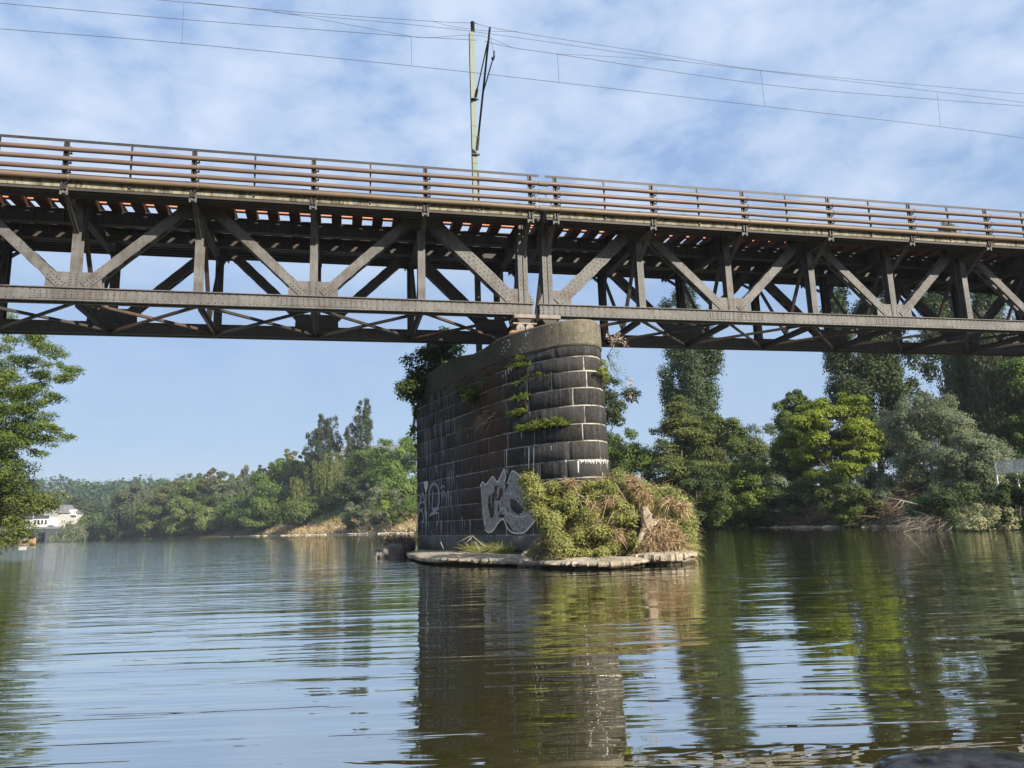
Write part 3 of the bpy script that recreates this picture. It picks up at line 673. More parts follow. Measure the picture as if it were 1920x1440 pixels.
# bearings on the pier top
def bearing(name, s, v, lab, rollers):
    root = empty(name, B(s, v, 7.15), lab, 'bearing', 'bridge bearings on the pier top')
    mb = MB(); bbar(mb, (s - .38, v, 8.165), (s + .38, v, 8.165), .5, .13, BN); mb.build('sole_plate', M['concrete'], root)
    mb = MB()
    P = [(s - .28, 8.10), (s + .28, 8.10), (s + .18, 7.93), (s - .18, 7.93)]
    Fr = [B(a, v + .2, z) for a, z in P]; Bk = [B(a, v - .2, z) for a, z in P]
    mb.add(Fr + Bk, [(0, 1, 2, 3), (7, 6, 5, 4), (0, 4, 5, 1), (1, 5, 6, 2), (2, 6, 7, 3), (3, 7, 4, 0)]); mb.build('rocker', SD, root)
    if rollers:
        mb = MB(); bbar(mb, (s - .42, v, 7.905), (s + .42, v, 7.905), .46, .05, BN); mb.build('bearing_plate', M['concrete'], root)
        for ds in (-.165, .165):
            mb = MB(); mb.tube([B(s + ds, v + .24, 7.735), B(s + ds, v - .24, 7.735)], .15, 20)
            mb.tube([B(s + ds, v + .26, 7.735), B(s + ds, v + .24, 7.735)], .03, 8, 1); mb.build('roller', [M['concrete'], M['ochre_rust']], root)
        mb = MB(); bbar(mb, (s - .58, v, 7.555), (s + .36, v, 7.555), .6, .06, BN); bbar(mb, (s - .50, v + .16, 7.61), (s + .2, v + .16, 7.61), .16, .07, BN); mb.build('rust_plate', M['ochre_rust'], root)
        mb = MB(); bbar(mb, (s - .62, v, 7.32), (s + .42, v, 7.32), .8, .41, BN); mb.build('bed_stone', M['cap'], root)
    else:
        mb = MB()
        for ds in (-.17, 0, .17): bbar(mb, (s + ds * .6, v, 7.93), (s + ds * 1.5, v, 7.42), .11, .36, BU)
        bbar(mb, (s - .42, v, 7.40), (s + .42, v, 7.40), .5, .06, BN); mb.build('pedestal', M['steel_bearing'], root)
        mb = MB(); bbar(mb, (s - .46, v, 7.245), (s + .46, v, 7.245), .7, .25, BN); mb.build('bed_stone', M['cap'], root)
M['steel_bearing'] = mat_noise('grey_cast_pedestal', (0.22, 0.19, 0.16), (0.30, 0.26, 0.22), 5, .7)
bearing('roller_bearing', S_L - .03, 0.1, 'twin roller bearing with orange rust under the left span', True)
bearing('fixed_bearing', S_R - .02, 0.1, 'grey pedestal bearing under the end of the right span', False)
bearing('roller_bearing', S_L - .03, VF, 'shaded roller bearing under the far truss of the left span', True)
bearing('fixed_bearing', S_R - .02, VF, 'shaded pedestal bearing under the far truss of the right span', False)

# ------------------------------------------------------------------ catenary mast and wires
VM = -5.8
mast = empty('catenary_mast', B(.0, VM, 7.1), 'pale green steel catenary mast behind the bridge at the gap', 'mast')
mb = MB()
for vv in (.11, -.11): bbar(mb, (-.02, VM + vv, 6.9), (0.0, VM + vv, 23.45), .225, .02, BU)
bbar(mb, (-.02, VM, 6.9), (0.0, VM, 23.45), .016, .2, BU); mb.build('post', M['mast'], mast)
def insulator(a, b, r):
    a, b = np.array(a), np.array(b); mb = MB(); pts = []; rad = []
    for i in range(17):
        pts.append(a + (b - a) * i / 16); rad.append(r if i % 2 else r * .55)
    mb.tube(pts, rad, 10); return mb.build('insulator', M['porcelain'], mast, False)
VT = -2.15
A_lo, A_hi = B(.06, VM + .25, 17.45), B(.06, VT, 20.95)
A_mid, A_mh = B(.06, VM + .25, 20.05), B(.04, VT + .05, 20.75)
insulator(A_lo, A_lo + (A_hi - A_lo) * .13, .085); insulator(A_mid, A_mid + (A_mh - A_mid) * .14, .07)
insulator(B(.06, VM, 24.05), B(.06, VM, 23.45) , .10)
mb = MB(); mb.tube([A_lo + (A_hi - A_lo) * .12, A_hi, A_hi + (A_hi - A_lo) * .03], .045, 8); mb.build('cantilever_tube', M['black_metal'], mast, True)
mb = MB(); mb.tube([A_mid + (A_mh - A_mid) * .13, A_mh], .028, 7); mb.build('stay_tube', M['black_metal'], mast, True)
jo = A_lo + (A_hi - A_lo) * .50; rod_end = B(.24, VT - .1, 19.95)
mb = MB(); mb.tube([jo, jo + (rod_end - jo) * .8, rod_end], [.03, .026, .022], 7)
mb.tube([rod_end - ZZ * .12, rod_end + ZZ * .16], .04, 6); mb.tube([rod_end - (rod_end - jo) * .12, rod_end - (rod_end - jo) * .08], .07, 6); mb.build('steady_arm', M['black_metal'], mast, True)
mb = MB(); mb.tube([rod_end, B(.1, VT, 20.6)], .007, 4); mb.build('tie_wire', M['wire'], mast)
mb = MB()
for zz in (17.3, 20.0): bbar(mb, (-.16, VM + .17, zz), (.20, VM + .17, zz), .05, .1, ZZ)
bbar(mb, (-.13, VM + .16, 22.6), (-.13, VM + .16, 23.3), .05, .05, BU); mb.build('clamp', M['black_metal'], mast)

def hit_plane(px, py, v):
    d = ray(px, py); C0 = np.array([0, 0, CAM_H]); t = ((BO + BN * v - C0) @ BN) / (d @ BN); return C0 + d * t
def wire(name, px, v, lab, r=.0095, grp='overhead railway wires'):
    P = [hit_plane(x, y, v) for x, y in px]; a = P[0] + (P[0] - P[1]) * (1.2 if px[0][0] <= 0 or px[0][1] <= 0 else .02); b = P[-1] + (P[-1] - P[-2]) * (1.6 if px[-1][0] > 1900 else .02)
    Q = catmull([a] + P + [b], 5) if len(P) > 2 else np.array([a] + P + [b])
    mb = MB(); mb.tube(list(Q), r, 5, cap=False); o = mb.build(name, M['wire'], None, True, org=P[len(P) // 2]); tag(o, lab, 'wire', grp); return o
cw = wire('contact_wire', [(0, 54), (340, 81), (770, 123.5), (1048, 154.5), (1434, 199.5), (1763, 237.5), (1920, 259)], VT, 'lowest overhead wire, hung on short vertical droppers above the track')
for top, bot in (((345, 5), (341, 81)), ((771, 69), (772, 124)), ((1045, 101), (1048, 154.5)), ((1426, 132), (1434, 199.5)), ((1757, 172), (1763.5, 237.5))):
    mb = MB(); mb.tube([hit_plane(*top, VT), hit_plane(*bot, VT)], .007, 4); mb.build('dropper', M['wire'], cw)
wire('catenary_wire', [(0, 6), (345, 36.5), (770, 68.5), (807, 70.5), (887, 75)], VT, 'overhead wire rising to the mast arm from the left, second above the deck')
wire('catenary_wire', [(912, 78), (960, 89), (1045, 101.5), (1440, 159), (1760, 187), (1920, 199)], VT, 'overhead wire falling from the mast arm towards the lower right edge')
wire('feeder_wire', [(300, 0), (530, 20.5), (810, 40), (888, 43)], VM, 'topmost overhead wire running from the left to the mast head')
wire('feeder_wire', [(888, 43), (968, 60), (1275, 107.5), (1425, 131.5), (1760, 162.5), (1920, 176)], VM, 'topmost overhead wire running from the mast head to the right')
wire('stitch_wire', [(380, 6), (535, 25), (770, 68)], VT, 'thin stitch wire joining two overhead wires left of the mast', .007)
wire('stitch_wire', [(535, 25), (800, 49), (960, 69), (1274, 114), (1426, 132.5), (1757, 172), (1918, 192)], VT, 'long thin overhead wire passing just under the mast head', .008)
wire('stitch_wire', [(1045, 101), (1160, 107), (1274, 114)], VT, 'thin stitch wire right of the mast just above a dropper', .007)
wire('stitch_wire', [(812, 40), (850, 50), (915, 58), (966, 59)], VT, 'short wire sagging beside the mast top', .007)
wire('stitch_wire', [(808, 70.5), (880, 66), (915, 70), (957, 88)], VT, 'short wire arching over the tip of the mast arm', .007)
for (x, y) in ((812, 40.5), (968, 59.5)):
    pass

# ------------------------------------------------------------------ terrain and water
RIVER = np.array([(27, -200), (28, -30), (29.5, 20), (28.6, 38), (28, 55), (24, 73), (16, 84), (-3, 112), (-27, 163), (-60, 215), (-95, 272), (-150, 325), (-190, 362), (-205, 430), (-300, 430),
                  (-262, 340), (-200, 255), (-128, 160), (-66, 80), (-37, 30), (-29, 10), (-24, -30), (-24, -200)], float)
def seg_dist(X, Y, P):
    d = np.full(X.shape, 1e9); ins = np.zeros(X.shape, bool); n = len(P)
    for i in range(n):
        a, b = P[i], P[(i + 1) % n]; e = b - a
        t = np.clip(((X - a[0]) * e[0] + (Y - a[1]) * e[1]) / (e @ e), 0, 1)
        d = np.minimum(d, np.hypot(X - a[0] - t * e[0], Y - a[1] - t * e[1]))
        c = ((a[1] > Y) != (b[1] > Y)) & (X < e[0] * (Y - a[1]) / (e[1] if e[1] else 1e-9) + a[0]); ins ^= c
    return np.where(ins, -d, d)
def smooth(x, a, b):
    t = np.clip((x - a) / (b - a), 0, 1); return t * t * (3 - 2 * t)
def ground_z(X, Y):
    X = np.asarray(X, float); Y = np.asarray(Y, float)
    d = seg_dist(X, Y, RIVER)
    right = X > np.interp(Y, [-200, 30, 80, 160, 255, 340, 430], [0, 0, -30, -70, -130, -200, -250])
    z = np.where(d < 0, -1.6 * smooth(-d, 0, 2.5), .9 * smooth(d, 0, 1.6))
    near = smooth(Y, -40, 20) * (1 - smooth(Y, 85, 130))
    z = z + np.where(right, near * 2.0 * smooth(d, 1.5, 9), 0)
    z = z + np.where(right, smooth(Y, 110, 180) * (1 - smooth(Y, 300, 345)) * np.clip(d - 5, 0, 90) * .19 * (1 - smooth(X, -15, 30)), 0) * (d > 0)
    z = z + np.where(right, smooth(Y, 125, 165) * (1 - smooth(Y, 285, 320)) * 2.6 * smooth(d, .8, 8), 0)
    z = z + (d > 0) * smooth(Y, 430, 760) * (34 + 12 * np.sin(X * .011) + 5 * np.sin(X * .037 + 1)) * smooth(-X, -60, 100) + (d > 0) * 1.2 * smooth(d, 2, 12)
    z = z + np.where(d > 0, .25 * np.sin(X * .7 + Y * .31) * np.sin(Y * .53) * smooth(d, 2, 8), 0)
    return z
def gz(x, y): return float(ground_z(np.array([x]), np.array([y]))[0])
gx = np.unique(np.concatenate([np.linspace(-980, -320, 26), np.arange(-320, -40, 5), np.arange(-40, 62, 2), np.arange(62, 160, 8), np.linspace(160, 980, 22)]))
gy = np.unique(np.concatenate([np.arange(-60, 20, 8), np.arange(20, 135, 2), np.arange(135, 440, 5), np.linspace(440, 1090, 34)]))
XX, YY = np.meshgrid(gx, gy); GZ = ground_z(XX, YY); nx, ny = len(gx), len(gy)
Vt = np.stack([XX.ravel(), YY.ravel(), GZ.ravel()], 1); ii = np.arange(nx * ny).reshape(ny, nx)
Ft = np.stack([ii[:-1, :-1].ravel(), ii[:-1, 1:].ravel(), ii[1:, 1:].ravel(), ii[1:, :-1].ravel()], 1)
M['earth'] = mat_noise('bank_earth', (0.075, 0.06, 0.036), (0.06, 0.068, 0.028), .35, .95, .1, c3=(0.13, 0.10, 0.06), c3_lo=.58, bmp=.05, bscale=3)
tag(mesh_np('terrain', Vt, Ft, M['earth'], smooth=True), kind='structure')

def water_mat():
    m, t, b = new_mat('green_river_water'); p = geo_pos(t)
    n1 = noise(t, mapping(t, p, (.16, .85, 1), (0, 0, RAD(-14))), 1.0, 3, .5, .6)       # long low wake waves
    n2 = noise(t, mapping(t, p, (1.35, 3.3, 1), (0, 0, RAD(-10))), 1.0, 3, .5, .4)          # short ripples
    n3 = noise(t, mapping(t, p, (3.0, 6.0, 1)), 1.0, 2, .5)
    s_ = N(t, 'ShaderNodeSeparateXYZ'); L(t, p, s_.inputs[0])
    n4 = noise(t, mapping(t, p, (.20, 2.3, 1), (0, 0, RAD(-36)), (3, 1, 0)), 1.0, 3, .55, .5)
    zone = ramp(t, math_node(t, 'ADD', math_node(t, 'MULTIPLY', s_.outputs[1], .02), math_node(t, 'MULTIPLY', noise(t, mapping(t, p, (.05, .11, 1)), 1.0, 2), .5)), [(.38, .05), (.62, 1.0)])
    h = math_node(t, 'MULTIPLY', n1, .034)
    h = math_node(t, 'ADD', h, math_node(t, 'MULTIPLY', math_node(t, 'MULTIPLY', n2, zone), .0095))
    h = math_node(t, 'ADD', h, math_node(t, 'MULTIPLY', n2, .0020))
    h = math_node(t, 'ADD', h, math_node(t, 'MULTIPLY', math_node(t, 'MULTIPLY', n3, zone), .0038))
    lft = ramp(t, math_node(t, 'ADD', math_node(t, 'MULTIPLY', s_.outputs[0], -.06), math_node(t, 'MULTIPLY', noise(t, mapping(t, p, (.22, .22, 1), (0, 0, 0), (9, 4, 0)), 1.0, 2), 1.1)), [(.42, 0.0), (.75, 1.0)])
    h = math_node(t, 'ADD', h, math_node(t, 'MULTIPLY', math_node(t, 'MULTIPLY', n4, lft), .028))
    bn = N(t, 'ShaderNodeBump'); bn.inputs['Strength'].default_value = 1.0; bn.inputs['Distance'].default_value = 1.0; L(t, h, bn.inputs['Height'])
    df = N(t, 'ShaderNodeBsdfDiffuse'); df.inputs[0].default_value = (0.085, 0.073, 0.017, 1)
    gl = N(t, 'ShaderNodeBsdfGlossy'); gl.inputs['Roughness'].default_value = .015; gl.inputs['Color'].default_value = (.95, .95, .93, 1); L(t, bn.outputs[0], gl.inputs['Normal'])
    lw = N(t, 'ShaderNodeLayerWeight'); lw.inputs['Blend'].default_value = .5; L(t, bn.outputs[0], lw.inputs['Normal'])
    fac = ramp(t, lw.outputs['Facing'], [(0.0, .04), (0.45, .30), (0.70, .74), (0.9, .94), (1.0, 1.0)])
    mx = N(t, 'ShaderNodeMixShader'); L(t, fac, mx.inputs[0]); L(t, df.outputs[0], mx.inputs[1]); L(t, gl.outputs[0], mx.inputs[2])
    L(t, mx.outputs[0], t.nodes['Material Output'].inputs[0]); return m
M['water'] = water_mat()
mb = MB(); mb.add([(-420, -60, 0), (70, -60, 0), (70, 440, 0), (-420, 440, 0)], [(0, 1, 2, 3)]); tag(mb.build('water', M['water']), kind='structure')

# ------------------------------------------------------------------ foliage helpers
def leaf_mat(name, dark, light, trans=.38, rough=.55):
    m, t, b = new_mat(name); at = N(t, 'ShaderNodeAttribute', attribute_name='tint'); oi = N(t, 'ShaderNodeObjectInfo')
    c = mix_col(t, at.outputs['Fac'], dark, light)
    hs = N(t, 'ShaderNodeHueSaturation'); L(t, c, hs.inputs['Color'])
    L(t, math_node(t, 'ADD', math_node(t, 'MULTIPLY', oi.outputs['Random'], .03), .485), hs.inputs['Hue']); L(t, math_node(t, 'ADD', math_node(t, 'MULTIPLY', oi.outputs['Random'], .25), .88), hs.inputs['Value'])
    L(t, hs.outputs[0], b.inputs['Base Color']); b.inputs['Roughness'].default_value = rough; b.inputs['Specular IOR Level'].default_value = .25
    tr = N(t, 'ShaderNodeBsdfTranslucent'); L(t, hs.outputs[0], tr.inputs[0]); mx = N(t, 'ShaderNodeMixShader'); mx.inputs[0].default_value = trans
    L(t, b.outputs[0], mx.inputs[1]); L(t, tr.outputs[0], mx.inputs[2]); L(t, mx.outputs[0], t.nodes['Material Output'].inputs[0]); return m
LM = {
    'poplar': leaf_mat('poplar_leaves', (0.032, 0.058, 0.026), (0.12, 0.16, 0.07)),
    'dark': leaf_mat('dark_green_leaves', (0.026, 0.046, 0.016), (0.1, 0.15, 0.045)),
    'green': leaf_mat('green_leaves', (0.05, 0.086, 0.02), (0.165, 0.22, 0.05)),
    'bright': leaf_mat('bright_green_leaves', (0.068, 0.112, 0.022), (0.2, 0.265, 0.05)),
    'yellow': leaf_mat('yellow_green_leaves', (0.105, 0.17, 0.018), (0.31, 0.4, 0.045), .35),
    'olive': leaf_mat('olive_green_leaves', (0.079, 0.108, 0.032), (0.231, 0.264, 0.073)),
    'sage': leaf_mat('grey_green_leaves', (0.085, 0.108, 0.058), (0.27, 0.3, 0.175)),
    'grey': leaf_mat('hazy_birch_leaves', (0.086, 0.116, 0.055), (0.198, 0.231, 0.106)),
    'brownish': leaf_mat('brownish_leaves', (0.112, 0.103, 0.045), (0.251, 0.205, 0.079)),
    'weep': leaf_mat('weeping_leaves', (0.040, 0.059, 0.026), (0.158, 0.178, 0.086)),
    'pale': leaf_mat('pale_bush_leaves', (0.211, 0.224, 0.106), (0.554, 0.554, 0.317)),
    'straw': leaf_mat('dry_straw', (0.27, 0.195, 0.095), (0.66, 0.52, 0.29), .15),
    'straw_red': leaf_mat('dry_reddish_stems', (0.12, 0.085, 0.06), (0.3, 0.22, 0.15), .1),
    'fern': leaf_mat('sunlit_fern_fronds', (0.10, 0.14, 0.022), (0.27, 0.31, 0.055), .35),
    'grass': leaf_mat('mixed_grass', (0.11, 0.13, 0.035), (0.36, 0.34, 0.13), .25),
    'willowbush': leaf_mat('willow_bush_leaves', (0.08, 0.115, 0.028), (0.4, 0.42, 0.13), .3),
    'twig': leaf_mat('dead_grey_twigs', (0.085, 0.07, 0.055), (0.22, 0.19, 0.15), .1),
    'pink': leaf_mat('faded_pink_flowers', (0.475, 0.290, 0.264), (0.620, 0.528, 0.475), .2),
}
M['bark'] = mat_noise('grey_brown_bark', (0.09, 0.075, 0.06), (0.16, 0.14, 0.115), 2.0, .9, .2, (3, 3, .6), 5)
M['bark_pale'] = mat_noise('bleached_wood', (0.30, 0.25, 0.19), (0.45, 0.39, 0.31), 3.0, .9, .2, (2, 2, 2), 5)
M['bark_dark'] = mat_noise('dark_twigs', (0.05, 0.04, 0.03), (0.10, 0.08, 0.06), 3.0, .9, .2)

def unit(v): return v / (np.linalg.norm(v, axis=-1, keepdims=True) + 1e-9)
def leaf_quads(C, Nr, Ls, asp=.6, tdir=None, r=rng):
    n = len(C); Nr = unit(Nr)
    T = r.normal(size=(n, 3)) if tdir is None else tdir + r.normal(size=(n, 3)) * .25
    T = unit(T - Nr * (T * Nr).sum(1, keepdims=True)); Bv = np.cross(Nr, T)
    Ls = np.broadcast_to(np.asarray(Ls, float), (n,))[:, None] * .5
    V = np.stack([C + T * Ls, C + Bv * Ls * asp + Nr * Ls * .12, C - T * Ls, C - Bv * Ls * asp + Nr * Ls * .12], 1).reshape(-1, 3)
    return V, np.arange(4 * n).reshape(n, 4)
def clump_cloud(cen, rad, n, squash=.75, r=rng, axis=None, outb=.8, up=.35, wob=.42):
    """n leaves spread through the shells of the clumps; each leaf faces roughly outwards"""
    cen = np.asarray(cen, float); rad = np.asarray(rad, float); k = len(cen)
    w = rad ** 2; idx = r.choice(k, n, p=w / w.sum())
    d = unit(r.normal(size=(n, 3))); d[:, 2] = np.where(r.random(n) < .45, np.abs(d[:, 2]), d[:, 2])
    rr = rad[idx] * (.35 + .65 * r.random(n) ** .55) * (1 + .18 * r.normal(size=n))
    off = d * rr[:, None]; off[:, 2] *= squash
    C = cen[idx] + off
    Nn = d * .7 + r.normal(size=(n, 3)) * wob; Nn[:, 2] += up
    if axis is not None:
        o = C - axis; Nn += unit(o) * outb * .5
    tc_ = r.random(k); tint = np.clip(.65 * tc_[idx] * .7 + .15 + .35 * r.random(n), 0, 1)
    return C, Nn, tint
def profile(kind, t):
    t = np.asarray(t)
    if kind == 'poplar': return np.interp(t, [0, .12, .3, .6, .85, 1], [.65, .95, 1, 1, .92, .55])
    if kind == 'cone': return np.interp(t, [0, .1, .3, .6, .85, 1], [.85, 1, .95, .7, .42, .1])
    if kind == 'round': return np.interp(t, [0, .12, .35, .6, .8, .92, 1], [.6, .85, 1, 1, .93, .76, .45])
    return np.interp(t, [0, .1, .3, .55, .8, .93, 1], [.8, .95, 1, .95, .72, .45, .18])
def limb_wood(base, top, cen, trunk_r, k, mat, parent, r=rng, name='trunk'):
    mb = MB(); base = np.array(base); top = np.array(top); H = np.linalg.norm(top - base)
    pts = [base + (top - base) * f + r.normal(size=3) * np.array([1, 1, 0]) * .012 * H * (f > 0) for f in np.linspace(0, .93, 7)]
    mb.tube(pts, [trunk_r * (1 - .85 * f) for f in np.linspace(0, 1, 7)], 7)
    if len(cen):
        for i in r.choice(len(cen), min(k, len(cen)), replace=False):
            c = np.array(cen[i]); f = np.clip((c[2] - base[2]) / H - .18 - .1 * r.random(), .06, .85); a = base + (top - base) * f
            m_ = (a + c) / 2 + np.array([0, 0, -.04 * H]) + r.normal(size=3) * .02 * H
            mb.tube([a, m_, c], [trunk_r * .38 * (1 - f) + .02, trunk_r * .2 + .012, .012], 5)
    return mb.build(name, mat, parent, True)
def tree(label, x, ytop, Y, hw_px, kind='broad', mat='green', n=9000, leaf=.30, group=None, name='tree', cat='tree', z0f=.06, ncl=60, clr=.27, squash=.75, spires=None, base_drop=0, seed=None, bark='bark', trunk=None, limbs=16, crown_name='crown', yd=None, asp=.6):
    r = np.random.default_rng(seed if seed is not None else int(x * 7 + ytop * 3 + Y)); n = int(n * 1.35); leaf *= 1.12
    top = aty(x, ytop, Y); g = gz(top[0], top[1]); base = np.array([top[0], top[1], g - .3 - base_drop]); H = top[2] - base[2]; hw = hw_px / CAM_F * Y
    root = empty(name, base, label, cat, group)
    hd = min(hw * .95, yd or 1e9)
    cen, rad = [], []
    sp = spires or [(0, 1.0, 1.0)]
    for (dx, ht, ws) in sp:
        m_ = max(4, int(ncl * ws * ht / sum(s[2] * s[1] for s in sp)))
        ph = r.random(4) * 6.28
        for i in range(m_):
            t = z0f + (1 - z0f) * ((i + r.random()) / m_); an = r.random() * 6.283; q = math.sqrt(r.random()) ** .7
            tt = (t - z0f) / (1 - z0f)
            lump = 1 + .16 * math.sin(3 * an + ph[0] + 5 * tt) + .12 * math.sin(7 * tt + ph[1] + an)
            cr_ = hw * clr * .86 * ws ** .7 * (.6 + .8 * r.random()) * (1 if tt < .85 else .65)
            R_ = max(0, float(profile(kind if kind != 'layered' else 'cone', tt)) * ws * lump * hw - cr_ * .75) * q
            zc_ = base[2] + H * ht * t - (cr_ * squash * .8 if tt > .8 else 0)
            cen.append((base[0] + dx * hw + R_ * math.cos(an), base[1] + R_ * math.sin(an) * hd / hw, zc_)); rad.append(cr_)
    cen, rad = np.array(cen), np.array(rad)
    ax = np.array([base[0], base[1], base[2] + H * .45])
    if kind == 'poplar':
        C, Nn, ti = clump_cloud(cen, rad, n, 1.5, r, ax, .8, .25)
    elif kind == 'layered':
        C, Nn, ti = clump_cloud(cen, rad * 1.15, n, .38, r, ax, .8, .7)
    else:
        C, Nn, ti = clump_cloud(cen, rad, n, squash, r, ax)
    td = None
    if kind in ('weep', 'droop'):
        drop = r.random(n) ** 1.5 * (hw * (.75 if kind == 'weep' else .4)); st = np.floor(r.random(n) * 1); C[:, 2] -= drop * .9
        # gather the leaves into hanging strands
        k = max(20, n // 22); sidx = r.integers(0, k, n); sx = C[r.integers(0, n, k)]
        C[:, 0] = sx[sidx, 0] + r.normal(size=n) * leaf * .25; C[:, 1] = sx[sidx, 1] + r.normal(size=n) * leaf * .25
        C[:, 2] = sx[sidx, 2] - r.random(n) * hw * (.62 if kind == 'weep' else .36); ti = np.clip(ti * .5 + .5 * r.random(k)[sidx], 0, 1)
        td = np.tile(np.array([0, 0, -1.0]), (n, 1)); Nn[:, 2] *= .2
    kp = C[:, 2] > max(g, .02) + .02 + .12 * r.random(n) * (Y / 60); C, Nn, ti = C[kp], Nn[kp], ti[kp]; n = len(C); td = None if td is None else td[kp]
    V, F4 = leaf_quads(C, Nn, leaf * (.7 + .6 * r.random(n)), .34 if td is not None else asp, td, r)
    limb_wood(base, (top[0], top[1], base[2] + H * .96), cen, trunk or max(.05, H * .014), limbs, M[bark], root, r)
    mesh_np(crown_name, V, F4, LM[mat], root, ti)
    return root

GR = 'trees on the right bank'
POP3 = [(-.28, .86, .62), (.1, 1.0, .74), (.42, .9, .55)]
tree('tall columnar poplar rising behind the light olive tree right of the pier', 1280, 540, 92, 60, 'poplar', 'poplar', 62000, .27, GR, 'poplar_tree', 'tree', .10, 110, .36, spires=[(-.30, .70, .75), (.05, 1.0, .95), (.1, .97, .9)], bark='bark_dark')
tree('broad dark poplar rising behind the yellow-green tree', 1606, 520, 84, 100, 'poplar', 'dark', 62000, .26, GR, 'poplar_tree', 'tree', .15, 110, .30, spires=[(-.5, .86, .6), (-.14, 1.0, .72), (.22, .97, .72), (.55, .84, .55)], bark='bark_dark', asp=.7)
tree('dark poplar whose tip shows through the bridge railing', 1766, 412, 88, 88, 'poplar', 'dark', 50000, .28, GR, 'poplar_tree', 'tree', .12, 90, .32, spires=[(-.4, .8, .6), (.05, 1.0, .7), (.45, .82, .6)], bark='bark_dark', asp=.7)
tree('light olive tree in flat tiers of branches in front of the tall poplar', 1270, 738, 76, 84, 'layered', 'olive', 36000, .21, GR, 'tree', 'tree', .06, 75, .30, seed=5)
tree('small bright green tree close to the right side of the pier', 1196, 800, 80, 78, 'round', 'bright', 26000, .22, GR, 'tree', 'tree', .05, 70, .30)
tree('mid green tree between the olive tree and the hazy trees', 1352, 776, 84, 72, 'round', 'green', 26000, .23, GR, 'tree', 'tree', .05, 70, .27)
tree('pale hazy tree in the gap between the mid green and yellow-green trees', 1426, 794, 135, 66, 'round', 'grey', 20000, .34, GR, 'tree', 'tree', .05, 60, .30)
tree('low leafy green tree with light yellowish top by the water gap', 1398, 852, 74, 52, 'round', 'bright', 14000, .20, GR, 'tree', 'tree', .04, 45, .30)
tree('dark broadleaf tree showing its top left of the yellow-green tree', 1488, 730, 82, 52, 'round', 'green', 24000, .26, GR, 'tree', 'tree', .10, 70, .32, seed=77)
tree('bright yellow-green tree with airy crown on the right bank', 1548, 740, 70, 94, 'round', 'yellow', 36000, .20, GR, 'tree', 'tree', .24, 62, .24, squash=.55, limbs=30, bark='bark')
tree('tall dark tree half hidden behind the right edge of the pier', 1128, 684, 95, 62, 'round', 'dark', 15000, .30, GR, 'tree', 'tree', .08, 50, .30)
tree('large grey-green willow with silvery leaves beside the yellow-green tree', 1728, 738, 58, 92, 'round', 'sage', 40000, .17, GR, 'willow_tree', 'tree', .10, 95, .22, squash=.9, limbs=26, asp=.42)
tree('lower grey-green willow sloping down towards the white railing', 1808, 812, 50, 88, 'round', 'sage', 30000, .15, GR, 'willow_tree', 'tree', .12, 80, .22, squash=.8, limbs=20, asp=.42)
tree('small round grey-green willow at the foot of the yellow-green tree', 1640, 872, 60, 52, 'round', 'sage', 15000, .16, GR, 'willow_tree', 'tree', .06, 45, .27, limbs=14, asp=.42)
tree('dark weeping tree with long hanging branches behind the willows', 1838, 560, 68, 112, 'weep', 'weep', 42000, .30, GR, 'weeping_tree', 'tree', .30, 90, .24, limbs=26, bark='bark_dark')
tree('sunlit green tree at the right edge behind the white railing', 1926, 640, 62, 62, 'round', 'green', 22000, .22, GR, 'tree', 'tree', .10, 60, .27)
tree('dark round bush under the hazy tree on the right bank', 1432, 905, 74, 62, 'round', 'dark', 12000, .18, GR, 'bush', 'bush', .02, 45, .28, limbs=8)
tree('dark green bush at the foot of the yellow-green tree', 1530, 892, 68, 64, 'round', 'dark', 14000, .17, GR, 'bush', 'bush', .02, 50, .26, limbs=8)
tree('shaded green bush over the water right of the dry brushwood', 1590, 905, 60, 60, 'round', 'green', 12000, .16, GR, 'bush', 'bush', .02, 45, .26, limbs=8)
tree('dark bush overhanging the water beneath the lower willow', 1790, 905, 44, 95, 'round', 'dark', 14000, .14, GR, 'bush', 'bush', .0, 60, .24, limbs=10)
tree('pale cream-leaved bush at the waterline near the right edge', 1846, 944, 38, 62, 'round', 'pale', 7000, .12, GR, 'bush', 'bush', .0, 40, .26, limbs=10, asp=.5)
tree('dark shaded bush in the lower right below the white railing', 1904, 887, 39, 58, 'round', 'dark', 14000, .12, GR, 'bush', 'bush', .0, 40, .27, limbs=8)
tree('dark green tree close behind the dry mound right of the pier', 1300, 860, 72, 58, 'round', 'dark', 14000, .20, GR, 'tree', 'tree', .02, 50, .28)
tree('shaded bush beside the water right of the dry mound', 1352, 902, 71, 44, 'round', 'green', 9000, .17, GR, 'bush', 'bush', .02, 40, .28, limbs=8)

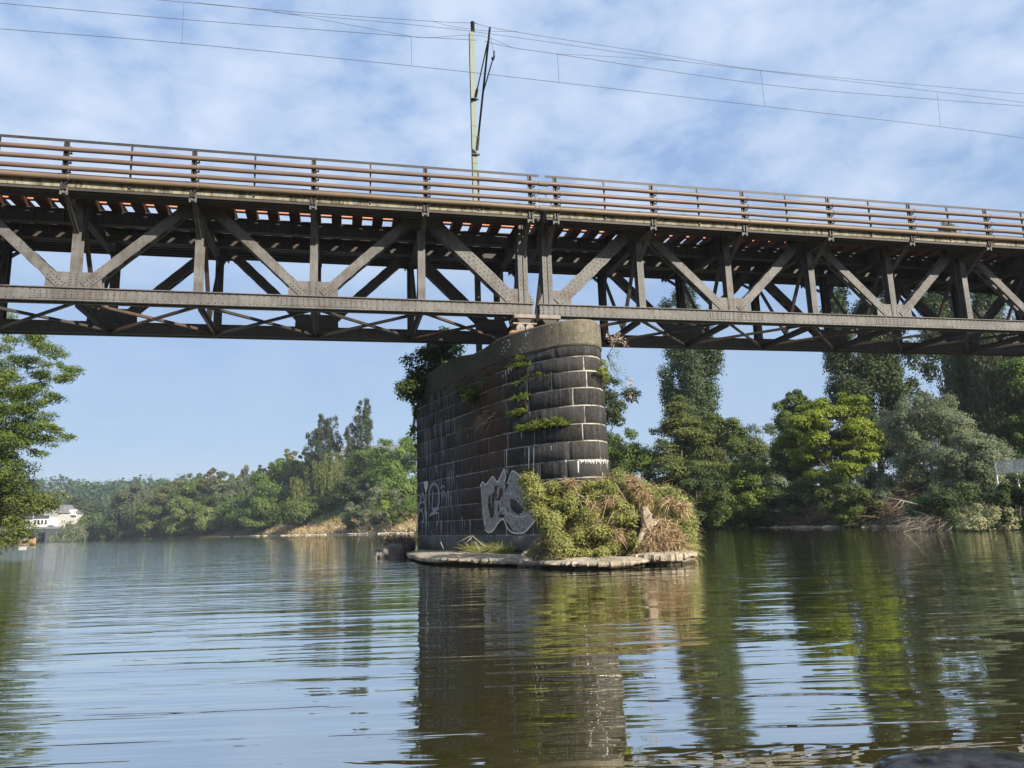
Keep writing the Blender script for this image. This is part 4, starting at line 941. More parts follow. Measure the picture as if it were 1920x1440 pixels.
GL = 'trees on the far left bank'
LS = .50
PA3 = [(-.52, .86, .55), (.0, 1.0, .6), (.5, .97, .55)]
tree('left poplar of the far pair, with three blunt spires', 607, 776, 255, 34, 'poplar', 'poplar', 20000, .52, GL, 'poplar_tree', 'tree', .15, 170, .30, spires=PA3, bark='bark_dark')
tree('right poplar of the far pair, taller with a forked top', 677, 750, 250, 36, 'poplar', 'poplar', 20000, .52, GL, 'poplar_tree', 'tree', .15, 170, .30, spires=[(-.5, .78, .5), (.12, 1.0, .6), (.62, .55, .45)], bark='bark_dark')
far = [
    ('bright green tree touching the left side of the pier', 748, 818, 176, 62, 'round', 'bright'),
    ('mid green tree below the right far poplar', 700, 838, 182, 56, 'round', 'green'),
    ('dark green tree in the dip right of the yellow-green willow', 680, 890, 176, 38, 'round', 'dark'),
    ('yellow-green drooping willow below the left far poplar', 622, 838, 205, 58, 'droop', 'olive'),
    ('large yellow-green tree left of the far poplars', 545, 858, 214, 62, 'round', 'bright'),
    ('brownish tree top behind the large yellow-green tree', 538, 842, 255, 30, 'round', 'brownish'),
    ('green tree top between the brownish tree and the left poplar', 578, 846, 240, 26, 'round', 'green'),
    ('pale birch standing above its neighbours on the far bank', 463, 866, 270, 26, 'droop', 'grey'),
    ('small dark tree left of the brownish tree top', 497, 872, 265, 26, 'round', 'dark'),
    ('grey-green tree top just left of the birch', 428, 884, 285, 32, 'round', 'grey'),
    ('brownish round tree top on the far skyline', 405, 878, 292, 22, 'round', 'brownish'),
    ('green tree top on the far skyline left of the brownish round one', 366, 886, 305, 34, 'round', 'green'),
    ('olive tree top right of the hanging pale tree', 332, 897, 312, 34, 'round', 'olive'),
    ('hanging pale green tree with a bare forked trunk', 292, 902, 300, 44, 'droop', 'grey'),
    ('grey-green hazy tree at the left shoulder of the far wood', 254, 908, 322, 36, 'round', 'grey'),
    ('low bright green tree near the waterline on the far bank', 296, 938, 275, 34, 'round', 'green'),
    ('olive bushy tree beside the low bright green tree', 348, 930, 268, 36, 'round', 'olive'),
    ('broad mid green tree on the far bank left of the brown slope', 410, 925, 258, 46, 'round', 'green'),
    ('mid green tree between the birch and the water', 464, 928, 248, 46, 'round', 'green'),
    ('low olive tree sloping down to the green bank', 398, 948, 246, 38, 'round', 'olive'),
    ('mid green tree in front of the large yellow-green tree', 505, 925, 225, 46, 'round', 'green'),
    ('leafy green tree low in front of the drooping willow', 570, 930, 202, 46, 'round', 'green'),
    ('dark blue-green tree right of the white house', 236, 944, 330, 34, 'round', 'dark'),
    ('bright green tree hiding the right end of the house', 178, 962, 335, 24, 'round', 'green'),
    ('small dark tree between the house and the low bright tree', 206, 960, 318, 26, 'round', 'dark'),
    ('pale willow bush beside the far road bridge', 134, 973, 338, 24, 'droop', 'sage'),
    ('dark hedge-like tree behind the house roof', 140, 930, 410, 46, 'round', 'dark'),
    ('bluish tree left of the house behind the terrace', 78, 938, 420, 40, 'round', 'green'),
]
def bank_y(x): return float(np.interp(-(x - 960) / CAM_F, [.02, .166, .279, .349, .4615, .525, .7], [112, 163, 215, 272, 325, 362, 420]))
for (lab, x, yt, Y, hw, kd, mt) in far:
    if x > 160: Y = bank_y(x) + (13 if yt > 915 else 26 if yt > 870 else 40) + (8 if x > 400 else 0)
    tree(lab, x, yt, Y, hw * 1.22, kd, mt, int(9500 * (hw / 40) ** 1.4) + 2500, .0026 * Y, GL, 'tree', 'tree', .02, 46, .29, limbs=8)
tree('shrub with yellow-brown tips on the left bank beside the pier', 706, 905, 176, 44, 'round', 'sage', 7000, .34, GL, 'bush', 'bush', .0, 40, .28, limbs=8)
tree('golden tipped branch of shrubbery above the brown reeds', 722, 905, 175, 18, 'cone', 'yellow', 1500, .34, GL, 'bush', 'bush', .1, 20, .3, limbs=5)
tree('grey twiggy bush leaning over the brown bank', 664, 940, 186, 28, 'round', 'sage', 4000, .34, GL, 'bush', 'bush', .0, 30, .3, limbs=6)
tree('green round bush at the pier end of the left bank', 752, 925, 166, 28, 'round', 'green', 4000, .34, GL, 'bush', 'bush', .0, 30, .3, limbs=6)

# ------------------------------------------------------------------ the near tree at the left edge: limbs and leafy sprays
def near_tree():
    r = np.random.default_rng(21); Y0 = 47.0
    base = np.array([-46.0, 47.0, gz(-46, 47) - .3])
    root = empty('tree', base, 'large leafy tree leaning in from the left edge over the water', 'tree')
    mb = MB(); fork = base + np.array([2.2, .3, 6.0]); mb.tube([base, base + np.array([.5, 0, 3.0]), fork], [.55, .46, .38], 9)
    tips = [(162, 690), (168, 735), (166, 825), (128, 806), (112, 850), (78, 640), (45, 622), (20, 640), (118, 690), (90, 760), (60, 880), (30, 900), (135, 760), (30, 700), (10, 760), (40, 820), (8, 860), (100, 655), (150, 780), (70, 700), (5, 610), (-60, 640), (-90, 760), (-40, 560), (-120, 600), (-20, 830), (-70, 880),
            (60, 735), (110, 735), (85, 835), (20, 790), (50, 670), (-10, 690), (140, 715), (5, 905)]
    cen, rad = [], []
    for (px, py) in tips:
        tip = aty(px, py, Y0 + r.uniform(-2.5, 2.5))
        m1 = fork + (tip - fork) * .35 + np.array([0, 0, .9]); m2 = fork + (tip - fork) * .7 + np.array([0, 0, .55])
        t9 = fork + (tip - fork) * .84 + np.array([0, 0, .2]); mb.tube([fork, m1, m2, t9], [.16, .085, .04, .010], 6) if px < 120 else mb.tube([fork, m1, fork + (tip - fork) * .62 + np.array([0, 0, .55])], [.12, .06, .012], 6)
        for q in range(13):
            f = r.uniform(.42, 1.03); p = fork + (tip - fork) * f + np.array([0, 0, .45 * (1 - f)]) + r.normal(size=3) * np.array([1.0, 1.2, .7]); mb.tube([fork + (tip - fork) * (f * .9) + np.array([0, 0, .6 * (1 - f)]), p], [.018, .006], 4, cap=False) if px < 60 else None
            cen.append(p); rad.append(r.uniform(.35, .85) * (1.0 if f < .95 else .7))
    cen = np.array(cen); rad = np.array(rad); dv = cen - np.array([0, 0, CAM_H]); zz_ = dv @ _F; qx = 960 + CAM_F * (dv @ _R) / zz_; qy = 720 - CAM_F * (dv @ _U) / zz_
    lim = np.interp(qy, [590, 625, 650, 680, 700, 730, 755, 785, 815, 828, 842, 855, 890, 920, 950], [55, 88, 112, 142, 158, 152, 118, 112, 140, 164, 142, 100, 84, 50, 0]) - 12 + r.normal(size=len(qx)) * 9; kp = qx < lim; cen, rad = cen[kp], rad[kp]
    C, Nn, ti = clump_cloud(cen, rad, 130000, .5, r, None, .5, .5)
    V, F4 = leaf_quads(C, Nn, .165 * (.6 + .7 * r.random(len(C))), .42, None, r)
    mb.build('trunk', M['bark_dark'], root, True); mesh_np('crown', V, F4, LM['bright'], root, ti)
    # a bushy willow under it, trailing over the water
    r = np.random.default_rng(22); b2 = np.array([-45.0, 51.0, gz(-45, 51) - .2])
    root2 = empty('willow_tree', b2, 'low olive willow trailing over the water under the big left tree', 'tree')
    mb = MB(); cen, rad = [], []
    for (px, py, rr) in ((20, 925, 1.1), (60, 935, .95), (85, 950, .6), (30, 955, 1.1), (-30, 940, 1.6), (10, 985, .7), (30, 1000, .5), (-20, 990, 1.0), (48, 1012, .28), (55, 1022, .22), (38, 1008, .35), (-60, 960, 2), (75, 962, .4), (96, 948, .35), (20, 1005, .4), (-5, 960, 1.1), (-40, 1010, 1.0), (-80, 1000, 1.4)):
        tip = aty(px, py, 50 + r.uniform(-1, 1)); rr *= 1.3; st = b2 + np.array([.5, 0, 1.2]); mb.tube([b2, st, (st + tip) / 2 + np.array([0, 0, .5]), tip], [.12, .09, .05, .01], 6)
        for q in range(5): cen.append(tip + r.normal(size=3) * rr * .5); rad.append(rr * .62)
    C, Nn, ti = clump_cloud(cen, rad, 30000, .75, r); C[:, 2] = np.maximum(C[:, 2], .06)
    V, F4 = leaf_quads(C, Nn, .19 * (.6 + .7 * r.random(len(C))), .4, None, r)
    mb.build('trunk', M['bark_dark'], root2, True); mesh_np('crown', V, F4, LM['olive'], root2, ti)
near_tree()

# far wooded hill: nobody could count its trees
r = np.random.default_rng(31); hx = r.uniform(-760, 120, 900); hy = r.uniform(455, 1000, 900); hz = ground_z(hx, hy); hr = r.uniform(4.5, 8.5, 900)
C, Nn, ti = clump_cloud(np.stack([hx, hy, hz + hr * .9], 1), hr, 70000, 1.05, r)
V, F4 = leaf_quads(C, Nn, 3.2 * (.7 + .6 * r.random(len(C))), .75, None, r)
tag(mesh_np('forest', V, F4, LM['dark'], None, ti, org=(-300, 600, 0)), kind='stuff')
# undergrowth along the banks
def bank_pts(n, y0, y1, d0, d1, r, right=True):
    seg = RIVER[1:14]; out = []
    L_ = np.concatenate([[0], np.cumsum(np.hypot(*np.diff(seg, axis=0).T))]); yy = seg[:, 1]
    s0, s1 = np.interp(y0, yy, L_), np.interp(y1, yy, L_)
    s = r.uniform(s0, s1, n); px = np.interp(s, L_, seg[:, 0]); py = np.interp(s, L_, seg[:, 1]); dx = np.gradient(seg[:, 0], L_); dy = np.gradient(seg[:, 1], L_)
    tx = np.interp(s, L_, dx); ty = np.interp(s, L_, dy); nn = np.hypot(tx, ty); d = r.uniform(d0, d1, n)
    X = px + ty / nn * d; Y = py - tx / nn * d
    return np.stack([X, Y, np.maximum(ground_z(X, Y), .02)], 1)
r = np.random.default_rng(33)
P1_ = bank_pts(420, 36, 118, 1.0, 9, r); P1_ = np.array([p if not 56 < p[1] < 78 else p + np.array([4.5, 1.5, .4]) for p in P1_]); P1_[:, 2] += .3
C, Nn, ti = clump_cloud(P1_, r.uniform(.5, 1.3, 420), 40000, .9, r); C[:, 2] = np.maximum(C[:, 2], .05)
V, F4 = leaf_quads(C, Nn, .20 * (.7 + .6 * r.random(len(C))), .6, None, r); tag(mesh_np('undergrowth', V, F4, LM['dark'], None, ti, org=(20, 70, 0)), kind='stuff')
P2_ = bank_pts(700, 118, 340, 5, 40, r); P2_[:, 2] += .4
C, Nn, ti = clump_cloud(P2_, r.uniform(1.2, 2.6, 700), 40000, .8, r)
V, F4 = leaf_quads(C, Nn, .55 * (.7 + .6 * r.random(len(C))), .6, None, r); tag(mesh_np('undergrowth', V, F4, LM['green'], None, ti, org=(-60, 210, 0)), kind='stuff')

# ------------------------------------------------------------------ grass, reeds, plants on and around the pier
def blades(P, D, Ln, w, droop, r, seg=3):
    """curved narrow strips: P base, D direction, Ln length, droop 0..1"""
    n = len(P); D = unit(D); Ln = np.broadcast_to(np.asarray(Ln, float), (n,)); side = unit(np.cross(D, r.normal(size=(n, 3)))); V = []
    for i in range(seg + 1):
        f = i / seg; c = P + D * (Ln * f)[:, None]; c[:, 2] -= droop * Ln * f * f
        ww = (w * (1 - .8 * f)); V += [c - side * ww * .5, c + side * ww * .5]
    V = np.stack(V, 1); k = 2 * (seg + 1); F_ = []
    for i in range(seg):
        F_.append(np.arange(n)[:, None] * k + np.array([2 * i, 2 * i + 1, 2 * i + 3, 2 * i + 2]))
    return V.reshape(-1, 3), np.concatenate(F_, 0), seg
def blade_obj(name, P, D, Ln, w, droop, mat, r, parent=None, org=None, seg=3, tint=None):
    V, F4, sg = blades(P, D, Ln, w, droop, r, seg); ti = np.tile(r.random(len(P)) if tint is None else tint, sg)
    return mesh_np(name, V, F4, mat, parent, ti, org=org)
r = np.random.default_rng(41)
# brown reeds along the left bank, dead stems on the right bank
Pb = bank_pts(9000, 150, 262, .3, 7.5, r); blade_obj('dry_reeds', Pb, np.stack([r.normal(size=9000) * .5, r.normal(size=9000) * .5, np.ones(9000)], 1), r.uniform(.8, 2.2, 9000), .16, .3, LM['straw'], r, org=(-60, 205, 0)); tag(bpy.data.objects['dry_reeds'], kind='stuff')
C, Nn, ti = clump_cloud(bank_pts(160, 150, 250, 5.5, 12, r) + np.array([0, 0, .5]), r.uniform(.8, 1.6, 160), 12000, .6, r)
V, F4 = leaf_quads(C, Nn, .36, .6, None, r); tag(mesh_np('ground_cover', V, F4, LM['bright'], None, ti, org=(-60, 200, 0)), kind='stuff')
n = 9000; Pb = bank_pts(n, 57, 80, .3, 4.5, r); Pb[:, 2] += r.uniform(0, 1.3, n) * (.5 + .5 * np.sin(Pb[:, 1] * .9))
blade_obj('dry_brushwood', Pb, np.stack([r.normal(size=n), r.normal(size=n), .55 + .4 * r.normal(size=n)], 1), r.uniform(.7, 2.6, n), .05, .25, LM['straw_red'], r, org=(24, 70, 0)); tag(bpy.data.objects['dry_brushwood'], kind='stuff')
n = 2060; Pb = np.concatenate([bank_pts(1800, 38, 62, -.6, 3.0, r), np.array([(0, 0, 0) for _ in range(260)])]); Pb[:, 2] = np.maximum(Pb[:, 2], .05) + r.uniform(0, .7, n); Pb[1800:] = np.array([aty(r.uniform(1700, 1790), r.uniform(968, 995), 41 + r.uniform(-.6, 1.5)) for _ in range(260)])
blade_obj('dead_twigs', Pb, np.stack([r.normal(size=n) * .5 - .9, r.normal(size=n) * .5, -.25 + .4 * r.normal(size=n)], 1), r.uniform(.6, 2.0, n), .028, .15, LM['twig'], r, org=(28, 50, 0)); tag(bpy.data.objects['dead_twigs'], kind='stuff')
def rock_mesh(mb, c, rx, ry, rz, r, n=14, mi=0):
    ph = r.random(6) * 6.28; V = []; k = n * 2
    for i in range(n + 1):
        th = math.pi * i / n
        for j in range(k):
            a = 2 * math.pi * j / k; d = np.array([math.sin(th) * math.cos(a), math.sin(th) * math.sin(a), math.cos(th)])
            s = 1 + .13 * math.sin(3 * d[0] + ph[0] + 2 * d[2]) + .1 * math.sin(5 * d[1] + ph[1]) + .07 * math.sin(9 * d[0] + 7 * d[2] + ph[2]) + .04 * math.sin(15 * d[1] + 13 * d[0] + ph[3])
            d = np.sign(d) * np.abs(d) ** .75
            V.append(np.array(c) + d * s * np.array([rx, ry, rz]))
    mb.add(V, [(i * k + j, i * k + (j + 1) % k, (i + 1) * k + (j + 1) % k, (i + 1) * k + j) for i in range(n) for j in range(k)], mi)
M['rock_pale'] = mat_noise('pale_sunlit_rock', (0.40, 0.34, 0.26), (0.58, 0.50, 0.39), 1.3, .9, .2, (1, 1, 1.5), 7, bmp=.06, bscale=9, c3=(0.20, 0.155, 0.11), c3_lo=.56)
def rock_mat():
    m, t, b = new_mat('pale_flood_worn_rock'); p = geo_pos(t); s_ = N(t, 'ShaderNodeSeparateXYZ'); L(t, p, s_.inputs[0])
    f = ramp(t, noise(t, p, 2.2, 8, .72), [(.30, 0.0), (.66, 1.0)]); c = mix_col(t, f, (0.30, 0.245, 0.175), (0.56, 0.485, 0.375))
    c = mix_col(t, ramp(t, noise(t, p, 7, 6, .7), [(.57, 0.0), (.68, .7)]), c, (0.15, 0.12, 0.08))
    c = mix_col(t, ramp(t, noise(t, mapping(t, p, (1, 1, 1), (0, 0, 0), (3, 3, 3)), 1.1, 5, .6), [(.52, 0.0), (.68, .5)]), c, (0.15, 0.14, 0.07))
    wet = ramp(t, math_node(t, 'ADD', s_.outputs[2], math_node(t, 'MULTIPLY', noise(t, p, 6, 3), .06)), [(.085, .92), (.125, 0.0)])
    c = mix_col(t, wet, c, (0.030, 0.026, 0.018)); L(t, c, b.inputs['Base Color']); b.inputs['Roughness'].default_value = .9; b.inputs['Specular IOR Level'].default_value = .2
    bump(t, b, math_node(t, 'ADD', noise(t, p, 9, 7, .7), noise(t, p, 2.5, 4, .6)), 1.0, .07); return m
M['rock_slab'] = rock_mat()
M['rock_grey'] = mat_noise('dark_grey_rock', (0.12, 0.105, 0.09), (0.22, 0.195, 0.17), 2.0, .9, .2, (1, 1, 1), 6, bmp=.03, bscale=10)
mb = MB()
for p in bank_pts(200, 52, 90, -.35, .35, r): rock_mesh(mb, (p[0], p[1], .02), r.uniform(.1, .4), r.uniform(.1, .35), r.uniform(.04, .14), r, 6)
for p in bank_pts(170, 150, 290, -.4, .5, r): rock_mesh(mb, (p[0], p[1], .08), r.uniform(.3, 1.4), r.uniform(.3, .8), r.uniform(.1, .3), r, 5)
tag(mb.build('rubble', M['rock_pale'], org=(0, 100, 0)), kind='stuff')

# flat rock slabs round the foot of the pier
def slab(lab, poly, ztop, seed, mat='rock_slab', zb=.03):
    rr = np.random.default_rng(seed); P = np.array(poly, float); Q = catmull(list(P) + [P[0]], 12)[:-1]; Q = Q + rr.normal(size=Q.shape) * .035
    ph = rr.random(4) * 6.28; n = len(Q); c = Q.mean(0); mb = MB(); V = []
    lev = [(-.4, .84), (zb + .01, .87), (zb + .03, .965), (zb + .06, .99), (ztop * .7, 1.0), (ztop - .02, .99), (ztop, .96), (ztop + .02, .82), (ztop + .04, .60), (ztop + .055, .40), (ztop + .055, .2)]
    for li, (z, s) in enumerate(lev):
        for i, q in enumerate(Q):
            e = .06 * math.sin(i * .23 + ph[0]) + .03 * math.sin(i * .71 + ph[1]) + rr.normal() * .008
            dz = 0 if li < 1 else (.012 * math.sin(i * .37 + ph[3] + li * .5) + rr.normal() * .006 + (.035 * math.sin(i * .19 + ph[1]) if li in (1, 2, 3) else 0))
            p = c + (q - c) * (s + e * .35); V.append((p[0], p[1], z + dz))
    k = len(lev); F_ = [(l * n + i, l * n + (i + 1) % n, (l + 1) * n + (i + 1) % n, (l + 1) * n + i) for l in range(k - 1) for i in range(n)]
    V.append((c[0], c[1], ztop + .055)); F_ += [((k - 1) * n + i, (k - 1) * n + (i + 1) % n, k * n) for i in range(n)]
    mb.add(V, F_); o = mb.build('rock_slab', M[mat], None, False, org=(c[0], c[1], 0)); return tag(o, lab, 'rock', 'flat rocks round the foot of the pier')
slab('long pale flat rock along the wall under the graffiti', [(-4.15, 28.6), (-3.75, 26.3), (-2.7, 23.0), (-1.4, 21.2), (-.3, 20.3), (.35, 20.1), (.45, 21.2), (-.2, 23.2), (-2.0, 27.0), (-3.9, 30.2)], .20, 1)
slab('pale flat rock in front of the bush at the pier nose', [(.5, 19.6), (.75, 18.6), (1.5, 17.9), (2.4, 17.75), (3.0, 18.1), (3.3, 19.2), (2.6, 20.6), (1.2, 20.8)], .17, 2)
slab('undercut pale rock shelf at the right end of the dry mound', [(2.85, 18.9), (3.3, 18.35), (4.0, 18.5), (4.48, 19.2), (4.45, 20.1), (3.95, 20.7), (3.0, 20.7)], .27, 3, zb=.10)
slab('wet brown rock just under the gap between two pale rocks', [(-.1, 20.2), (.5, 19.4), (1.0, 19.5), (.9, 20.8), (.2, 21.2)], .10, 4, 'rock_grey')
mb = MB(); rr = np.random.default_rng(5)
for c_, a, b_, h_ in (((-4.75, 29.2, .15), .45, .7, .38), ((-5.15, 29.4, .05), .4, .6, .26), ((-4.45, 29.9, .3), .4, .6, .42)): rock_mesh(mb, c_, a, b_, h_, rr, 10)
tag(mb.build('rock_pile', M['rock_grey'], None, False, org=(-4.7, 29.4, 0)), 'low dark grey rock beyond the left end of the long flat rock', 'rock')
n = 500; Pp = np.array([-4.6, 29.6, .5]) + r.normal(size=(n, 3)) * np.array([.4, .3, .08])
o = blade_obj('grass_tuft', Pp, np.stack([r.normal(size=n) * .7, r.normal(size=n) * .5, np.ones(n)], 1), r.uniform(.3, .75, n), .02, .35, LM['straw_red'], r, org=(-4.6, 29.6, .4)); tag(o, 'thin dry tuft on the low dark grey rock left of the pier', 'grass', 'grass tufts at the pier foot')

# the mound of flood wrack and dry reeds against the pier nose
def mound_h(x, y):
    x = x + .12 * np.sin(3.1 * y + 2 * x); y = y + .12 * np.sin(2.7 * x)
    g4 = lambda cx, cy, sx, sy: np.exp(-(((x - cx) / sx) ** 2 + ((y - cy) / sy) ** 2) ** 2); a = 1.95 * g4(2.6, 20.9, 1.1, 1.1); b = 1.42 * g4(3.6, 20.3, .9, 1.0); c = 1.0 * g4(1.4, 20.4, .9, .9); d = .9 * g4(4.05, 20.2, .44, .7)
    m_ = np.maximum.reduce([a, b, c, d]); return m_ * 1.05 + .12 * np.sin(x * 6 + 1) * np.sin(y * 5) * np.minimum(1, m_ * 1.5) - .09
mx_, my_ = np.meshgrid(np.linspace(.3, 5.2, 70), np.linspace(18.6, 23.2, 60)); mz_ = mound_h(mx_, my_) + r.normal(size=mx_.shape) * .02; k = mx_.shape[1]; ii = np.arange(mx_.size).reshape(mx_.shape)
M['litter'] = mat_noise('brown_litter', (0.06, 0.042, 0.024), (0.12, 0.088, 0.05), 5, .95, .1, bmp=.04, bscale=30)
mo = mesh_np('flood_wrack_mound', np.stack([mx_.ravel(), my_.ravel(), mz_.ravel()], 1), np.stack([ii[:-1, :-1].ravel(), ii[:-1, 1:].ravel(), ii[1:, 1:].ravel(), ii[1:, :-1].ravel()], 1), M['litter'], org=(3, 20.6, 0), smooth=True)
tag(mo, 'brown mound of flood wrack piled against the pier nose', 'mound')
def on_mound(n, cx, cy, sx, sy, lift=.0):
    x = r.normal(size=n) * sx + cx; y = r.normal(size=n) * sy + cy; return np.stack([x, y, mound_h(x, y) + lift], 1)
def outward(P): 
    d = P - np.array([3.0, 21.2, 0.3]); d = unit(d); return d
specs = [('straw', 5200, 3.75, 19.75, .42, .4, .5, .5), ('straw_red', 2000, 3.7, 19.9, .5, .5, .5, .5), ('straw', 2400, 2.3, 20.0, .8, .6, .7, .5), ('straw', 2000, 2.95, 20.9, .5, .5, .8, .4), ('straw_red', 1600, 3.0, 21.0, .6, .6, .8, .4),
         ('grass', 5200, 2.7, 20.0, .95, .7, .6, .5), ('grass', 3600, 3.8, 20.0, .45, .5, .65, .5), ('grass', 2500, 3.4, 20.7, .7, .5, .6, .4)]
for q, (mt, n, cx, cy, sx, sy, ln, dr) in enumerate(specs):
    P = on_mound(n, cx, cy, sx, sy); P = P[P[:, 2] > .12]; D = outward(P) * .5 + r.normal(size=P.shape) * 1.0 + np.array([0, -.1, .3]); P[:, 2] += r.random(len(P)) * .12
    o = blade_obj('dry_grass' if mt != 'grass' else 'grass', P, D, ln * r.uniform(.3, 1.0, len(P)), .022, dr, LM[mt], r, mo); tag(o, kind='stuff')
for q, (cx, cy, n, mt, sz) in enumerate(((3.95, 19.9, 4200, 'fern', .06), (4.2, 20.2, 3600, 'willowbush', .07), (3.3, 20.9, 5200, 'willowbush', .07), (2.7, 20.0, 6000, 'fern', .055), (3.9, 20.7, 3600, 'grass', .07))):
    P = on_mound(n, cx, cy, .36 if q != 3 else .55, .36, .08) + r.normal(size=(n, 3)) * .09; P = P[P[:, 2] > .15]
    V, F4 = leaf_quads(P, outward(P) + r.normal(size=P.shape) * .6, sz * (.6 + .8 * r.random(len(P))), .4, None, r); o = mesh_np('leaf_cover', V, F4, LM[mt], mo, r.random(len(P))); tag(o, kind='stuff')
cenM, radM = [], []
for (x, y) in ((1160, 885), (1172, 900), (1185, 915), (1205, 905), (1225, 915), (1245, 912), (1262, 922), (1278, 932), (1290, 948), (1296, 968), (1299, 988), (1297, 1006), (1292, 1022), (1285, 955), (1265, 945), (1240, 935), (1215, 930), (1195, 935), (1175, 925), (1285, 985), (1290, 1010), (1250, 960), (1268, 970), (1230, 950), (1160, 905), (1165, 940), (1190, 960), (1180, 985), (1182, 1010), (1190, 1030)):
    for q in range(3):
        cenM.append(aty(x - 4 + r.uniform(-9, 9), y + 8 + r.uniform(-6, 8), 19.9 + r.uniform(-.45, .5) + .7 * (1000 - y) / 120)); radM.append(r.uniform(.10, .22))
CM, NM, tM = clump_cloud(cenM, radM, 9000, .9, r); CM[:, 2] = np.maximum(CM[:, 2], .3)
V, F4 = leaf_quads(CM, NM + np.array([.1, -.3, .2]), .080 * (.55 + .8 * r.random(len(CM))), .38, None, r); o = mesh_np('leaf_cover', V, F4, LM['willowbush'], mo, tM); tag(o, kind='stuff')
ix = r.choice(len(CM), 1100); o = blade_obj('dry_grass', CM[ix], np.stack([r.normal(size=1100) + .3, -.3 + r.normal(size=1100), .5 + r.normal(size=1100) * .8], 1), r.uniform(.15, .5, 1100), .014, .4, LM['straw'], r, mo); tag(o, kind='stuff')
ps, pd, pl = [], [], []
for (x, y, rr_, cnt) in [(a_ - 6, b_, c_, int(d_ * .72)) for a_, b_, c_, d_ in ((1235, 1000, .24, 700), (1255, 1012, .22, 700), (1270, 1000, .2, 500), (1248, 985, .2, 500), (1225, 1020, .18, 400), (1280, 1022, .16, 350), (1205, 915, .16, 300), (1190, 900, .16, 260), (1215, 935, .16, 260), (1285, 950, .16, 240), (1262, 940, .14, 200), (1150, 935, .16, 260), (1115, 950, .16, 220), (1130, 985, .14, 200), (1075, 905, .14, 200), (1165, 1000, .14, 160))]:
    c = aty(x, y, 19.05 + .7 * (1010 - y) / 110); q_ = unit(r.normal(size=(cnt, 3))) * rr_ * r.random((cnt, 1)) ** .5; ps.append(c + q_ * np.array([1.2, 1, .9])); pd.append(r.normal(size=(cnt, 3)) + np.array([0, -.3, -.2])); pl.append(r.uniform(.12, .36, cnt))
ps, pd, pl = np.concatenate(ps), np.concatenate(pd), np.concatenate(pl); ps[:, 2] = np.maximum(ps[:, 2], .3)
o = blade_obj('dry_grass', ps, pd, pl, .020, .35, LM['straw'], r, mo); tag(o, kind='stuff')
# leafy willow bush in front of the nose
root = empty('willow_bush', (1.6, 20.2, .2), 'leafy green and straw coloured bush hiding the foot of the pier nose', 'bush')
mb = MB(); cen, rad = [], []
spots = [(1010, 915), (1035, 905), (1065, 900), (1095, 905), (1125, 900), (1150, 910), (1005, 940), (1035, 940), (1070, 935), (1105, 935), (1140, 940), (1170, 945), (1015, 970), (1040, 972), (1075, 970), (1110, 965), (1145, 970), (1175, 975), (1035, 1000), (1065, 1003), (1100, 1000), (1130, 1003), (1160, 1000), (1060, 1030), (1090, 1035), (1120, 1037), (1150, 1028), (995, 905), (985, 890), (1105, 1045), (1085, 1043), (1190, 1010), (1050, 1018)]
for (x, y) in spots:
    for q in range(4):
        yy = 19.2 + r.uniform(-.55, .8) + .9 * (1040 - y) / 150
        c = aty(x + r.uniform(-13, 13), y + (16 if y < 925 else 6 if y < 960 else 0) + r.uniform(-10, 10), yy)
        if c[2] < .15: c[2] = .15 + .1 * r.random()
        cen.append(c); rad.append(r.uniform(.11, .27))
    mb.tube([(1.6 + r.uniform(-.4, .6), 20.3, .1), (np.array([1.7, 20.2, .3]) + c) / 2 + np.array([0, 0, .1]), c], [.018, .012, .005], 5)
C, Nn, ti = clump_cloud(cen, rad, 46000, .9, r); C[:, 2] = np.maximum(C[:, 2], .1)
V, F4 = leaf_quads(C, Nn + np.array([.1, -.3, .2]), .074 * (.55 + .8 * r.random(len(C))), .36, None, r)
mb.build('stem', M['bark_dark'], root, True); mesh_np('foliage', V, F4, LM['willowbush'], root, ti)
idx = r.choice(len(C), 1000); o = blade_obj('dry_stem', C[idx], np.stack([r.normal(size=1000), -.4 + r.normal(size=1000) * .6, .3 + r.normal(size=1000) * .7], 1), r.uniform(.15, .45, 1000), .013, .4, LM['straw'], r, root); tag(o, kind='stuff')
M['straw_wood'] = mat_noise('dry_straw_wood', (0.26, 0.19, 0.11), (0.38, 0.29, 0.18), 6, .9)
# driftwood: bleached stump and sticks
mb = MB(); st = aty(1212, 985, 19.2); top_ = aty(1210, 958, 19.4)
rock_mesh(mb, st + np.array([.02, 0, .08]), .15, .12, .33, r, 9); rock_mesh(mb, top_ + np.array([.02, .05, -.08]), .09, .09, .2, r, 7); rock_mesh(mb, st + np.array([.14, -.02, .0]), .12, .1, .14, r, 7)
mb.tube([st + np.array([-.05, 0, -.1]), aty(1200, 1010, 19.0), aty(1192, 1026, 18.95)], [.10, .06, .03], 7); mb.tube([st + np.array([.05, 0, .05]), aty(1228, 985, 19.1), aty(1236, 972, 19.2)], [.07, .04, .015], 6); tag(mb.build('driftwood', mat_noise('bleached_broken_stump', (0.26, 0.20, 0.14), (0.44, 0.36, 0.27), 6, .9, bmp=.03, bscale=20), None, False, org=st), 'bleached tree stump lodged in the dry mound', 'driftwood', 'driftwood on the pier mound')
